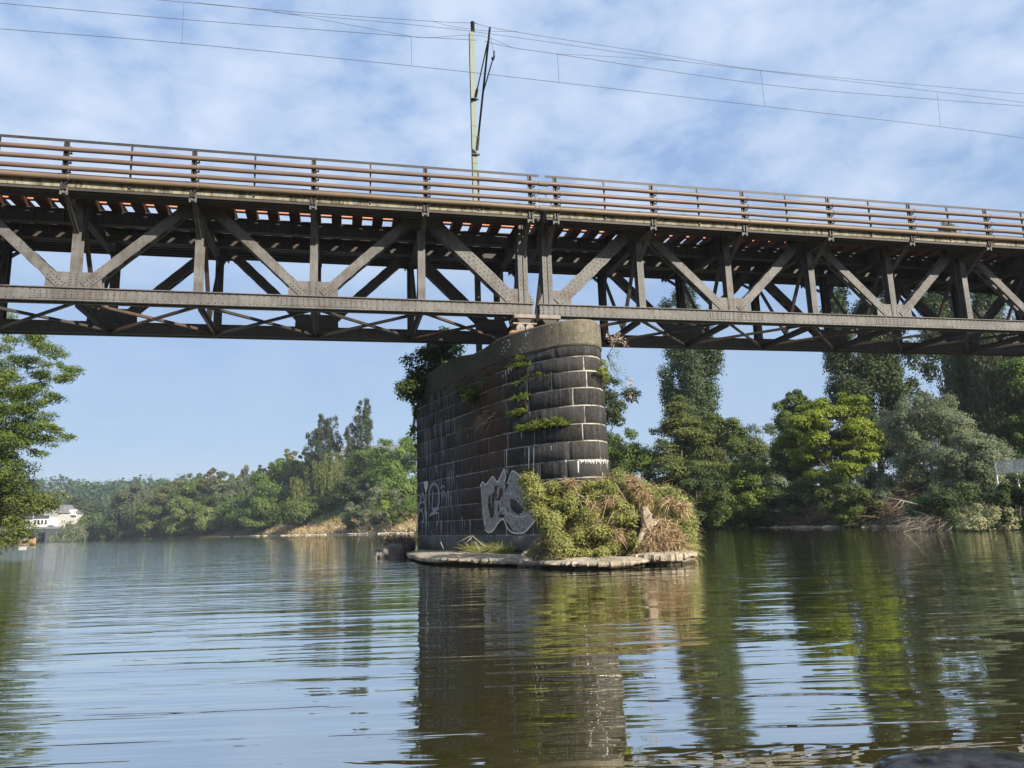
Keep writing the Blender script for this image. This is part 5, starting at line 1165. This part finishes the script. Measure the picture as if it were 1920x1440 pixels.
for i, (pts, lab) in enumerate((([(1125, 985), (1135, 950), (1142, 930), (1165, 930)], 'curved pale branch lying over the bush'), ([(1100, 970), (1112, 950), (1118, 940)], 'short pale stick leaning in the bush'), ([(1236, 955), (1245, 945)], 'pale stick poking up from the green patch of the mound'),
                                ([(1152, 905), (1165, 925), (1180, 948)], 'long dry stalk slanting down the mound by the pier'), ([(1135, 990), (1150, 960), (1160, 960), (1150, 985)], 'bent pale branch in the middle of the bush'))):
    mb = MB(); mb.tube([aty(x, y, 18.75 + .01 * k_) for k_, (x, y) in enumerate(pts)], [.014, .012, .010, .008][:len(pts)], 6); o = mb.build('driftwood', M['straw_wood'], None, True, org=aty(*pts[0], 18.8)); tag(o, lab, 'driftwood', 'driftwood on the pier mound')
mb = MB(); a = aty(978, 1045, 20.4); mb.tube([a, aty(985, 1036, 20.5), aty(997, 1028, 20.6)], [.07, .05, .02], 7); mb.tube([a, aty(990, 1055, 20.1)], [.05, .03], 6)
tag(mb.build('driftwood', M['bark_pale'], None, True, org=a), 'forked pale driftwood between the two front rocks', 'driftwood', 'driftwood on the pier mound')
# tuft at the wall foot
n = 2600; u_ = r.uniform(6.2, 8.9, n); P = np.array([pier_pt(a, .22, .18 + .4 * r.random()) for a in u_]); D = np.stack([r.normal(size=n) * .55 - .3, r.normal(size=n) * .5 - .3, .75 + .3 * r.normal(size=n)], 1)
keep = r.random(n) < np.interp(u_, [6.2, 7.2, 8.2, 8.9], [.2, .9, 1, .6]); o = blade_obj('grass_tuft', P[keep], D[keep], r.uniform(.25, .85, keep.sum()), .014, .45, LM['grass'], r, org=(-.2, 23.2, .2)); tag(o, 'straw and green grass tuft at the wall foot below the big graffiti', 'grass', 'grass tufts at the pier foot')
for (x0, y0, x1, y1) in ((862, 1018, 885, 1003), (885, 1003, 912, 1028), (870, 1022, 895, 1006), (825, 1020, 832, 1031)):
    pass
mb = MB()
for pts in ([(857, 1018), (880, 1006), (886, 1005), (915, 1030)], [(872, 1020), (884, 1008)], [(826, 1016), (832, 1030)], [(890, 1015), (900, 1032)]): mb.tube([aty(x, y, 23.2) for x, y in pts], .011, 5)
tag(mb.build('dead_stalk', M['bark_pale'], None, True, org=aty(880, 1025, 23.4)), 'bent bare stalks against the wall left of the grass tuft', 'stalk')

# ferns and plants growing out of the wall
def fern(lab, u, z, n, size, mat='fern', spread=.12, name='wall_fern', cat='fern', droop=.5, grp='ferns growing from the wall joints'):
    p0 = pier_pt(u, z, .02); nn = plan_n(u); root_p = p0
    P = np.array([pier_pt(u + r.normal() * spread, z + r.normal() * .02, .03) for _ in range(n)]); tang = np.array([-nn[1], nn[0], 0]); D = np.array([nn[0], nn[1], 0])[None] * r.uniform(.2, 1, (n, 1)) + tang[None] * r.normal(size=(n, 1)) * .6 + np.array([0, 0, 1.0])[None] * r.uniform(.1, 1.0, (n, 1))
    D = unit(D); Ls = size * r.uniform(.5, 1.1, n); C, T, Z = [], [], []
    for i in range(n):                                                             # every frond carries rows of leaflets
        for f in np.linspace(.15, 1, 9):
            c = P[i] + D[i] * Ls[i] * f - np.array([0, 0, droop * Ls[i] * f * f]); sd = unit(np.cross(D[i], r.normal(size=3)))
            for e in (-1, 1): C.append(c + sd * e * .16 * Ls[i] * (1.05 - f)); T.append(sd * e + D[i] * .5); Z.append(.30 * Ls[i] * (1.1 - .7 * f))
    C, T = np.array(C), np.array(T); Nn = unit(np.array([nn[0], nn[1], .7])[None] + r.normal(size=C.shape) * .5); V, F4 = leaf_quads(C, Nn, np.array(Z), .34, T, r)
    o = mesh_np(name, V, F4, LM[mat], None, np.repeat(r.random(n), 18), org=root_p); return tag(o, lab, cat, grp)
for lab, x, y, n, s, sp in (('small fern just under the cap near the lichen spots', 974, 671, 16, .30, .06), ('wide bright fern below the small one under the cap', 974, 686, 34, .34, .20), ('small round fern right of the wide bright fern', 1008, 703, 16, .24, .06), ('tiny fern sprig on the joint of the second course', 1027, 701, 8, .16, .08), ('tiny fern under the wide bright fern', 985, 708, 12, .2, .05),
                           ('small bright fern left of the nose joint', 970, 720, 18, .26, .07), ('bushy fern above the brown root patch', 976, 746, 44, .36, .22), ('pale shaggy fern with twisted stems under the bushy fern', 970, 775, 50, .34, .17)):
    u, z = pier_hit(x, y); fern(lab, u, z, n, s, spread=sp)
u0, z0 = pier_hit(978, 808); u1, z1 = pier_hit(1056, 795); nfr = 0; Cc = []
oo = None
P_all = []
for q in range(15):
    u = u0 + (u1 - u0) * q / 14; z = z0 + (z1 - z0) * q / 14
    P_all.append((u, z))
def long_fern():
    Cs, Fs, Ts, b = [], [], [], 0
    for (u, z) in P_all:
        o = fern('x', u, z, 15, .38, spread=.07, droop=.25); me = o.data; n = len(me.vertices); v = np.empty(n * 3, np.float32); me.vertices.foreach_get('co', v); v = v.reshape(-1, 3) + np.array(o.location)
        t = np.empty(len(me.polygons), np.float32); me.attributes['tint'].data.foreach_get('value', t); Cs.append(v); Fs.append(np.arange(n).reshape(-1, 4) + b); Ts.append(t); b += n; bpy.data.objects.remove(o); bpy.data.meshes.remove(me)
    tag(mesh_np('wall_fern', np.concatenate(Cs), np.concatenate(Fs), LM['fern'], None, np.concatenate(Ts), org=pier_pt(u0, z0, .05)), 'long yellow-green band of fern along a joint of the nose', 'fern', 'ferns growing from the wall joints')
long_fern()
def wall_stem(lab, pts, rad_=.014):
    mb = MB(); mb.tube([pier_pt(*pier_hit(x, y), .05) for x, y in pts], rad_, 5); tag(mb.build('root', M['bark_dark'], None, True, org=pier_pt(*pier_hit(*pts[0]), .05)), lab, 'root', 'bare roots on the wall')
wall_stem('dark twisted root hanging under the long fern band', [(984, 806), (990, 818), (991, 838)]); wall_stem('dry twisted roots between the two bushy ferns', [(968, 752), (976, 762), (985, 756), (988, 770), (978, 776)], .02); wall_stem('thin root running down from the wide bright fern', [(987, 690), (987, 702), (985, 710)])
def wall_tuft(lab, x, y, n, ln, mat, sx=.25, droop=.9, w=.012):
    u, z = pier_hit(x, y); P = np.array([pier_pt(u + r.normal() * sx, z + r.normal() * .08, .03) for _ in range(n)]); nn = plan_n(u); D = np.array([nn[0], nn[1], .5]) + r.normal(size=(n, 3)) * .5
    o = blade_obj('wall_grass', P, D, ln * r.uniform(.4, 1.2, n), w, droop, LM[mat], r, org=pier_pt(u, z, .03)); tag(o, lab, 'grass', 'grass hanging on the shaded wall')
wall_tuft('dull green grass hanging beside the shaded joint', 915, 708, 110, .32, 'weep'); wall_tuft('long thin grass hanging down the brown stained wall', 915, 786, 150, .5, 'straw_red', .3); wall_tuft('dry grass under the ivy edge on the shaded wall', 858, 726, 120, .4, 'straw_red', .35); wall_tuft('sparse grass wisps on the dark wall course', 872, 806, 80, .5, 'straw_red', .25); wall_tuft('small grass wisp on the joint below the hanging grass', 900, 758, 40, .3, 'weep', .2)
def leafy(name, lab, cat, spots, Y, rr, n, size, mat, grp=None, asp=.6, stem=None, seed=0, squash=.85, sr=.03):
    q = np.random.default_rng(seed + 99); root_p = aty(*(stem or spots[0]), Y); root = empty(name, root_p, lab, cat, grp); cen = [aty(x, y, Y + q.uniform(-.5, .5)) for x, y in spots for _ in range(3)]; cen = np.array(cen) + q.normal(size=(len(cen), 3)) * rr * .5
    C, Nn, ti = clump_cloud(cen, np.full(len(cen), rr), n, squash, q); V, F4 = leaf_quads(C, Nn + np.array([.1, -.3, 0]), size * (.6 + .7 * q.random(n)), asp, None, q); mesh_np('foliage', V, F4, LM[mat], root, ti)
    mb = MB()
    for c in cen[::2]: mb.tube([root_p, (root_p + c) / 2 + q.normal(size=3) * .1, c], [sr, sr * .6, sr * .2], 5)
    mb.build('stem', M['bark_dark'], root, True); return root
leafy('ivy_bush', 'dark ivy bush hanging over the far left top of the pier', 'bush', [(788, 690), (800, 672), (815, 662), (830, 655), (778, 712), (770, 728), (790, 725), (805, 700), (820, 690), (835, 678), (775, 742), (800, 730), (822, 712), (840, 695), (812, 645), (845, 712), (860, 722), (765, 735)], 30.2, .40, 11000, .13, 'dark', stem=(812, 700), seed=1)
leafy('sapling', 'sunlit yellow-green sapling standing on top of the pier behind the ivy', 'tree', [(840, 650), (850, 645), (830, 640), (848, 662), (838, 628), (846, 636), (858, 652), (832, 660)], 31.5, .30, 2600, .11, 'yellow', stem=(842, 675), seed=2)
leafy('ivy_bush', 'small round green plant on the shaded wall right of the ivy', 'bush', [(884, 734), (892, 738), (878, 730), (888, 742), (896, 732)], 25.4, .20, 1400, .11, 'green', stem=(886, 728), seed=3)
leafy('ivy_bush', 'thin trailing ivy sprigs down the far left corner of the pier', 'bush', [(776, 765), (779, 775), (774, 802), (779, 808), (772, 815), (780, 832)], 31.1, .13, 420, .12, 'bright', stem=(780, 760), seed=4)
leafy('buddleia', 'thin butterfly bush with faded pink flowers at the right side of the pier cap', 'bush', [(1148, 640), (1156, 655), (1160, 690), (1170, 700), (1152, 668), (1163, 718), (1174, 728), (1150, 690)], 22.6, .17, 300, .065, 'bright', stem=(1138, 668), seed=5, asp=.35, sr=.009)
bd = bpy.data.objects['buddleia']; q = np.random.default_rng(8); Cf = np.concatenate([aty(x, y, 22.6 + q.uniform(-.3, .3)) + q.normal(size=(40, 3)) * np.array([.045, .045, .07]) for x, y in ((1141, 631), (1146, 641), (1160, 627), (1163, 636), (1154, 634), (1171, 642), (1180, 724), (1184, 715), (1182, 742), (1150, 648))])
V, F4 = leaf_quads(Cf, q.normal(size=Cf.shape), .045, .7, None, q); mesh_np('flower', V, F4, LM['pink'], bd, q.random(len(Cf)))
leafy('ivy_bush', 'green creeper clinging to the right edge of the nose under the cap', 'bush', [(1132, 690), (1134, 700), (1133, 680), (1137, 712)], 22.0, .12, 500, .07, 'fern', stem=(1134, 705), seed=6)

# fallen branch and white railing on the right bank
mb = MB(); fb = [aty(x, y, Yb) for x, y, Yb in ((1655, 931, 45), (1690, 938, 44.5), (1735, 950, 44), (1780, 962, 44))]
mb.tube(fb, [.018, .035, .05, .06], 7)
for a, pts in ((1, [(1690, 938), (1678, 950), (1672, 957)]), (1, [(1695, 939), (1690, 950), (1682, 958)]), (1, [(1705, 942), (1702, 948)]), (2, [(1735, 950), (1722, 958), (1730, 962)]), (2, [(1745, 955), (1742, 970)])): mb.tube([aty(x, y, 44.4) for x, y in pts], [.02, .014, .008][:len(pts)], 5)
tag(mb.build('fallen_branch', M['bark_pale'], None, True, org=fb[1]), 'pale bare branch fallen towards the water under the willows', 'branch')
mb = MB()
for pts in ([(1750, 920), (1765, 930), (1790, 935)], [(1790, 945), (1805, 940), (1815, 965), (1822, 985)], [(1695, 1000), (1680, 965)], [(1725, 1000), (1705, 965)], [(1745, 1005), (1722, 972)], [(1780, 985), (1745, 965)]): mb.tube([aty(x, y, 41.5) for x, y in pts], [.016, .013, .010, .007][:len(pts)], 5)
tag(mb.build('dead_branch', M['bark'], None, True, org=aty(1750, 985, 41.5)), 'tangle of dead branches dipping into the water near the pale bush', 'branch')
M['white_rail'] = mat_noise('white_railing_paint', (0.60, 0.62, 0.62), (0.72, 0.73, 0.72), 2, .5)
ra, rb_ = aty(1868, 886, 45.5), aty(1990, 884, 42.5); ra[2] = rb_[2] = aty(1895, 887, 44.5)[2]
rail_ = empty('railing', (ra + rb_) / 2, 'white metal railing on the right bank above the bushes', 'railing')
mb = MB()
for zz in (.05, .76): mb.beam(ra + ZZ * zz, rb_ + ZZ * zz, .05, .05, ZZ)
mb.build('rail', M['white_rail'], rail_)
mb = MB(); nb = 52
for i in range(nb + 1):
    p = ra + (rb_ - ra) * i / nb; mb.beam(p + ZZ * .06, p + ZZ * .75, .022, .022, BU)
mb.build('bars', M['white_rail'], rail_)
for i in range(4):
    mb = MB(); p = ra + (rb_ - ra) * i / 3; mb.beam(p - ZZ * 1.6, p + ZZ * .79, .05, .05, BU); mb.build('post', M['white_rail'], rail_)

# ------------------------------------------------------------------ far buildings, road bridge, boat; the boat the photographer sits in
M['white_wall'] = mat_noise('white_render', (0.70, 0.69, 0.65), (0.78, 0.77, 0.73), .5, .9)
M['beige_wall'] = mat_noise('beige_render', (0.46, 0.44, 0.39), (0.52, 0.50, 0.45), .5, .9)
M['slate'] = mat_noise('grey_slate_roof', (0.13, 0.125, 0.13), (0.20, 0.19, 0.19), .8, .8)
M['glass'] = mat_noise('dark_window_glass', (0.02, 0.022, 0.025), (0.04, 0.045, 0.05), 1, .15, .5)
M['dark_grey'] = mat_noise('dark_grey_paint', (0.045, 0.05, 0.06), (0.075, 0.08, 0.09), .5, .7)
M['bridge_grey'] = mat_noise('grey_concrete', (0.16, 0.16, 0.155), (0.22, 0.22, 0.21), .4, .9)
M['orange_hull'] = mat_noise('orange_brown_hull', (0.33, 0.15, 0.085), (0.40, 0.20, 0.12), .6, .6)
M['car_paint'] = mat_noise('silver_car_paint', (0.32, 0.33, 0.34), (0.36, 0.37, 0.38), 1, .3, .6)
M['green_cloth'] = mat_noise('green_parasol_cloth', (0.03, 0.16, 0.12), (0.05, 0.22, 0.16), 1, .8)
HY = 385.0; HS = HY / CAM_F
house = empty('house', aty(108, 990, HY), 'white and beige house with grey pitched roof beyond the far road bridge', 'house')
def hp(x, y, dY=0): return aty(x, y, HY + dY)
# corner posts of the plan: c0 the near corner (x 108), c1 left along the gable, c2 right along the side
c0, c1, c2 = hp(108, 990), hp(80, 990, 3.5), hp(157, 990, 20)
zb, ze, zr = 5.0, hp(108, 961.5)[2], hp(95, 947.5, 2)[2]
c0[2] = c1[2] = c2[2] = zb; c3 = c1 + (c2 - c0); up = lambda p, z: np.array([p[0], p[1], z])
apex_a = up((c0 + c1) / 2, zr); apex_b = up((c2 + c3) / 2, zr)
zm = hp(108, 970)[2]
mb = MB(); mb.add([up(c0, zb), up(c1, zb), up(c1, zm), up(c0, zm), up(c1, ze), up(c0, ze), apex_a], [(0, 1, 2, 3), (3, 2, 4, 6, 5)]); mb.m = [0, 1]
mb.build('gable_wall', [M['white_wall'], mat_noise('pale_grey_gable', (.36, .37, .33), (.42, .43, .38), .5, .9)], house)
mb = MB(); mb.add([up(c0, zb), up(c2, zb), up(c2, ze), up(c0, ze), up(c1, zb), up(c3, zb), up(c3, ze), up(c1, ze), apex_b], [(0, 3, 2, 1), (4, 5, 6, 7), (1, 2, 8, 6, 5)]); mb.build('wall', M['beige_wall'], house)
mb = MB(); ov = unit((c2 - c0)[None])[0] * .5; ov2 = unit((c0 - c1)[None])[0] * .6; dz = ZZ * .25
for A_, Bq in ((c0 + ov2, 1), (c1 - ov2, -1)):
    e0, e1 = up(A_, ze - .25) - ov, up(A_ + (c2 - c0), ze - .25) + ov; r0, r1 = apex_a - ov + dz, apex_b + ov + dz
    mb.box8([e0, e1, r1, r0, e0 + dz, e1 + dz, r1 + dz, r0 + dz])
mb.build('roof', M['slate'], house)
sd = unit((c2 - c0)[None])[0]; sn_ = np.array([sd[1], -sd[0], 0]); gd = unit((c1 - c0)[None])[0]; gn = np.array([-gd[1], gd[0], 0]); gn = gn if gn[1] < 0 else -gn; sn_ = sn_ if sn_[1] < 0 else -sn_
def window(o, d, nrm, s, z, w, h, par, frame='white_wall'):
    p = up(o + d * s, z); f = MB(); f.beam(p - ZZ * h / 2 - ZZ * .12 + nrm * .06, p + ZZ * h / 2 + ZZ * .12 + nrm * .06, w + .3, .14, d); fo = f.build('window', M[frame], par)
    g_ = MB(); g_.beam(p - ZZ * h / 2 + nrm * .15, p + ZZ * h / 2 + nrm * .15, w, .06, d); g_.build('pane', M['glass'], fo)
for s in (2.6, 4.2): window(c0, sd, sn_, s, hp(115, 978)[2], .8, 1.7, house)
window(c0, gd, gn, 2.2, hp(100, 961)[2], .6, 1.0, house); window(c0, gd, gn, 3.8, hp(100, 961)[2], .6, 1.0, house)
dm = MB(); dp = c0 + sd * 10.0; dm.beam(up(dp, ze - 1.2) + sn_ * .6 - sd * 0, up(dp, ze + 1.7) + sn_ * .6, 3.4, 1.9, sd); dr = dm.build('dormer', M['white_wall'], house)
window(dp + sn_ * 1.55, sd, sn_, -.8, ze + .4, .7, 1.3, dr); window(dp + sn_ * 1.55, sd, sn_, .9, ze + .4, .7, 1.3, dr)
ext = empty('terrace_house', hp(70, 990, -6), 'low white annexe with a dark terrace parapet left of the pitched roof house', 'house')
e0, e1 = hp(90, 992, -5), hp(46, 992, -5); zt = hp(70, 972.5, -5)[2]; bk = np.array([0, 7.0, 0])
mb = MB(); mb.box8([up(e1, zb), up(e0, zb), up(e0, zb) + bk, up(e1, zb) + bk, up(e1, zt), up(e0, zt), up(e0, zt) + bk, up(e1, zt) + bk]); mb.build('wall', M['white_wall'], ext)
mb = MB(); mb.box8([up(e1, zt) - [.3, .3, 0], up(e0, zt) - [-.1, .3, 0], up(e0, zt) + [.1, 0, 0], up(e1, zt) + [-.3, 0, 0], up(e1, zt + 1.5) - [.3, .3, 0], up(e0, zt + 1.5) - [-.1, .3, 0], up(e0, zt + 1.5) + [.1, 0, 0], up(e1, zt + 1.5) + [-.3, 0, 0]]); mb.build('parapet', M['dark_grey'], ext)
for xx in (66, 72.5, 79, 86): 
    p = hp(xx, 979, -5); mb = MB(); mb.beam(p - ZZ * 1.1 - np.array([0, .05, 0]), p + ZZ * 1.1 - np.array([0, .05, 0]), .9, .1, BU * 0 + np.array([1.0, 0, 0])); mb.build('window', M['glass'], ext)
ru = empty('parasol', hp(40, 985, -9), 'green parasol left of the white annexe', 'parasol'); p = hp(40, 985, -9)
mb = MB(); mb.tube([p - ZZ * 2, p + ZZ * 2.6], .06, 5); mb.build('pole', M['white_rail'], ru); mb = MB(); mb.tube([p + ZZ * 1.5, p + ZZ * 2.7], [1.9, .05], 8); mb.build('canopy', M['green_cloth'], ru)
lp = empty('street_lamp', hp(61, 990, -20), 'thin street lamp in front of the white annexe', 'street lamp'); p = hp(61, 990, -20); mb = MB(); mb.tube([p - ZZ * 1, up(p, hp(61, 963, -20)[2])], .09, 6); mb.build('pole', M['white_rail'], lp)
q_ = up(p, hp(61, 962.5, -20)[2]); mb = MB(); mb.beam(q_ - np.array([.6, 0, 0]), q_ + np.array([.6, 0, 0]), .35, .35, ZZ); mb.build('lamp_head', M['white_rail'], lp)
# roof far behind the poplars
fr_ = empty('building', aty(700, 860, 300), 'grey roofed building just visible between the far poplars', 'building'); a_, b_ = aty(630, 846, 300), aty(752, 828, 300); b_[2] = a_[2] = (a_[2] + b_[2]) / 2
mb = MB(); zz = a_[2]; mb.box8([up(a_, zz - 14), up(b_, zz - 14), up(b_, zz - 14) + [0, 14, 0], up(a_, zz - 14) + [0, 14, 0], up(a_, zz - 3), up(b_, zz - 3), up(b_, zz - 3) + [0, 14, 0], up(a_, zz - 3) + [0, 14, 0]]); mb.build('wall', M['bridge_grey'], fr_)
mb = MB(); lo = -3.4; mb.add([up(a_, zz + lo) - [1, 1, 0], up(b_, zz + lo) - [-1, 1, 0], up(b_, zz + 1.2) + [1, 7, 0], up(a_, zz + 1.2) + [-1, 7, 0], up(b_, zz + lo) + [1, 15, 0], up(a_, zz + lo) + [-1, 15, 0]], [(0, 1, 2, 3), (3, 2, 4, 5), (0, 3, 5), (1, 4, 2)]); mb.build('roof', M['slate'], fr_)
# road bridge
RY = 352.0
def rp(x, y): return aty(x, y, RY)
rbr = empty('road_bridge', rp(60, 1012), 'low grey road bridge crossing the river far on the left', 'bridge')
d0, d1 = rp(-190, 988), rp(114, 988); zt, zbm = 6.7, 4.7; dd = np.array([0, 9.0, 0])
mb = MB(); mb.box8([up(d0, zbm), up(d1, zbm), up(d1, zbm) + dd, up(d0, zbm) + dd, up(d0, zt - .5), up(d1, zt - .5), up(d1, zt - .5) + dd, up(d0, zt - .5) + dd]); mb.build('deck', M['dark_grey'], rbr)
mb = MB(); mb.box8([up(d0, zt - .5) - [0, .3, 0], up(d1, zt - .5) - [0, .3, 0], up(d1, zt - .5) + dd * .03, up(d0, zt - .5) + dd * .03, up(d0, zt + .5) - [0, .3, 0], up(d1, zt + .5) - [0, .3, 0], up(d1, zt + .5) + dd * .03, up(d0, zt + .5) + dd * .03]); mb.build('parapet', M['bridge_grey'], rbr)
for (xa, xb) in ((84, 116), (-30, -22)):
    a, b = rp(xa, 1010), rp(xb, 1010); mb = MB(); mb.box8([up(a, -1), up(b, -1), up(b, -1) + dd, up(a, -1) + dd, up(a, zbm), up(b, zbm), up(b, zbm) + dd, up(a, zbm) + dd]); mb.build('abutment' if xa > 0 else 'bridge_support', M['dark_grey'], rbr)
car = empty('car', rp(90, 988) + np.array([0, 3, 0]), 'silver car driving over the far road bridge', 'car'); cp = rp(90, 988) + np.array([0, 3.0, 0]); cp[2] = zt - .5
def profile_box(mb, prof, y0, y1, o):
    n = len(prof); Fr = [o + np.array([a, y0, z]) for a, z in prof]; Bk = [o + np.array([a, y1, z]) for a, z in prof]; mb.add(Fr + Bk, [list(range(n)), list(range(n, 2 * n))[::-1]] + [(i, n + i, n + (i + 1) % n, (i + 1) % n) for i in range(n)])
mb = MB(); profile_box(mb, [(-2.3, .4), (2.3, .4), (2.3, 1.0), (1.5, 1.1), (.9, 1.75), (-1.2, 1.75), (-1.9, 1.15), (-2.3, 1.0)], -.9, .9, cp); mb.build('body', M['car_paint'], car)
mb = MB(); profile_box(mb, [(-1.75, 1.17), (1.35, 1.15), (.82, 1.66), (-1.12, 1.66)], -.92, .92, cp); mb.build('side_window', M['glass'], car)
for sx in (-1.4, 1.4):
    mb = MB(); mb.tube([cp + np.array([sx, -.95, .35]), cp + np.array([sx, -.7, .35])], .34, 12); mb.build('wheel', M['black_metal'], car)
# moored boat under the road bridge
bo = empty('boat', aty(52, 1012, 322), 'orange-brown boat moored under the far road bridge', 'boat'); bp = aty(52, 1012, 322); bp[2] = 0
mb = MB(); secs = []
for (sx, w, zt_) in ((-3.4, .9, 1.3), (-1.5, 1.2, 1.25), (1, 1.2, 1.35), (2.6, .8, 1.7), (3.6, .05, 2.2)):
    secs.append([bp + np.array([sx, -w, zt_]), bp + np.array([sx, -w * .6, -.2]), bp + np.array([sx, w * .6, -.2]), bp + np.array([sx, w, zt_])])
mb.add([p for s in secs for p in s], [(i * 4 + j, i * 4 + (j + 1) % 4, (i + 1) * 4 + (j + 1) % 4, (i + 1) * 4 + j) for i in range(4) for j in range(4)] + [(0, 1, 2, 3)]); mb.build('hull', M['orange_hull'], bo)
mb = MB(); mb.beam(bp + np.array([-1.8, 0, 1.2]), bp + np.array([-1.8, 0, 2.5]), 2.4, 1.7, (1, 0, 0)); mb.build('cabin', M['white_wall'], bo)

# edge of the boat at the lower right: a glossy black cowl just ahead of the lens
m, t, b = new_mat('glossy_black_shell'); p_ = geo_pos(t); L(t, mix_col(t, ramp(t, noise(t, p_, 40, 5, .7), [(.45, 0.0), (.7, 1.0)]), (0.012, 0.013, 0.017), (0.05, 0.05, 0.05)), b.inputs['Base Color'])
L(t, ramp(t, noise(t, p_, 18, 4, .6), [(.4, .10), (.7, .42)]), b.inputs['Roughness']); b.inputs['Specular IOR Level'].default_value = .6; M['shell'] = m
mb = MB(); cc = aty(1840, 1469, 1.30); V = []; nu_, nv = 26, 40
for i in range(nu_ + 1):
    th = math.pi * i / nu_
    for j in range(nv):
        a = 2 * math.pi * j / nv; d = np.array([math.sin(th) * math.cos(a), math.sin(th) * math.sin(a), math.cos(th)]); d = np.sign(d) * np.abs(d) ** np.array([.62, .7, .62])
        V.append(cc + d * np.array([.155, .13, .052]) + np.array([0, 0, -.018]) + (np.array([0, 0, -.05]) if d[2] < -.3 else 0))
mb.add(V, [(i * nv + j, i * nv + (j + 1) % nv, (i + 1) * nv + (j + 1) % nv, (i + 1) * nv + j) for i in range(nu_) for j in range(nv)])
bs = mb.build('boat', M['shell'], None, True, org=cc); tag(bs, 'glossy black rounded boat edge in the lower right corner', 'boat')
mb = MB(); mb.tube([cc + np.array([.153 * math.cos(a), .126 * math.sin(a), -.004 + .004 * math.sin(3 * a)]) for a in np.linspace(0, 2 * math.pi, 41)], .009, 8); mb.build('rim', mat_noise('scuffed_grey_rim', (.05, .05, .055), (.16, .16, .17), 30, .4, .5), bs, True)
mb = MB(); mb.tube([cc + np.array([.0, .02, -.05]), cc + np.array([.03, .05, -.5]), cc + np.array([.05, .1, -1.3])], [.10, .085, .06], 14); mb.build('strut', M['shell'], bs, True)

# ------------------------------------------------------------------ haze
hm = bpy.data.materials.new('river_haze'); hm.use_nodes = True; t = hm.node_tree; t.nodes.clear(); ou = N(t, 'ShaderNodeOutputMaterial'); pv = N(t, 'ShaderNodeVolumePrincipled')
pv.inputs['Color'].default_value = (0.80, 0.88, 1.0, 1); pv.inputs['Density'].default_value = HAZE_DENSITY; pv.inputs['Anisotropy'].default_value = .2; L(t, pv.outputs[0], ou.inputs['Volume'])
mb = MB(); X0, X1, Y0_, Y1_, Z0_, Z1_ = -1000, 1000, -220, 1110, -3.0, 62.0
mb.box8([(X0, Y0_, Z0_), (X1, Y0_, Z0_), (X1, Y1_, Z0_), (X0, Y1_, Z0_), (X0, Y0_, Z1_), (X1, Y0_, Z1_), (X1, Y1_, Z1_), (X0, Y1_, Z1_)])
if HAZE_DENSITY > 0: tag(mb.build('haze', hm), kind='stuff')
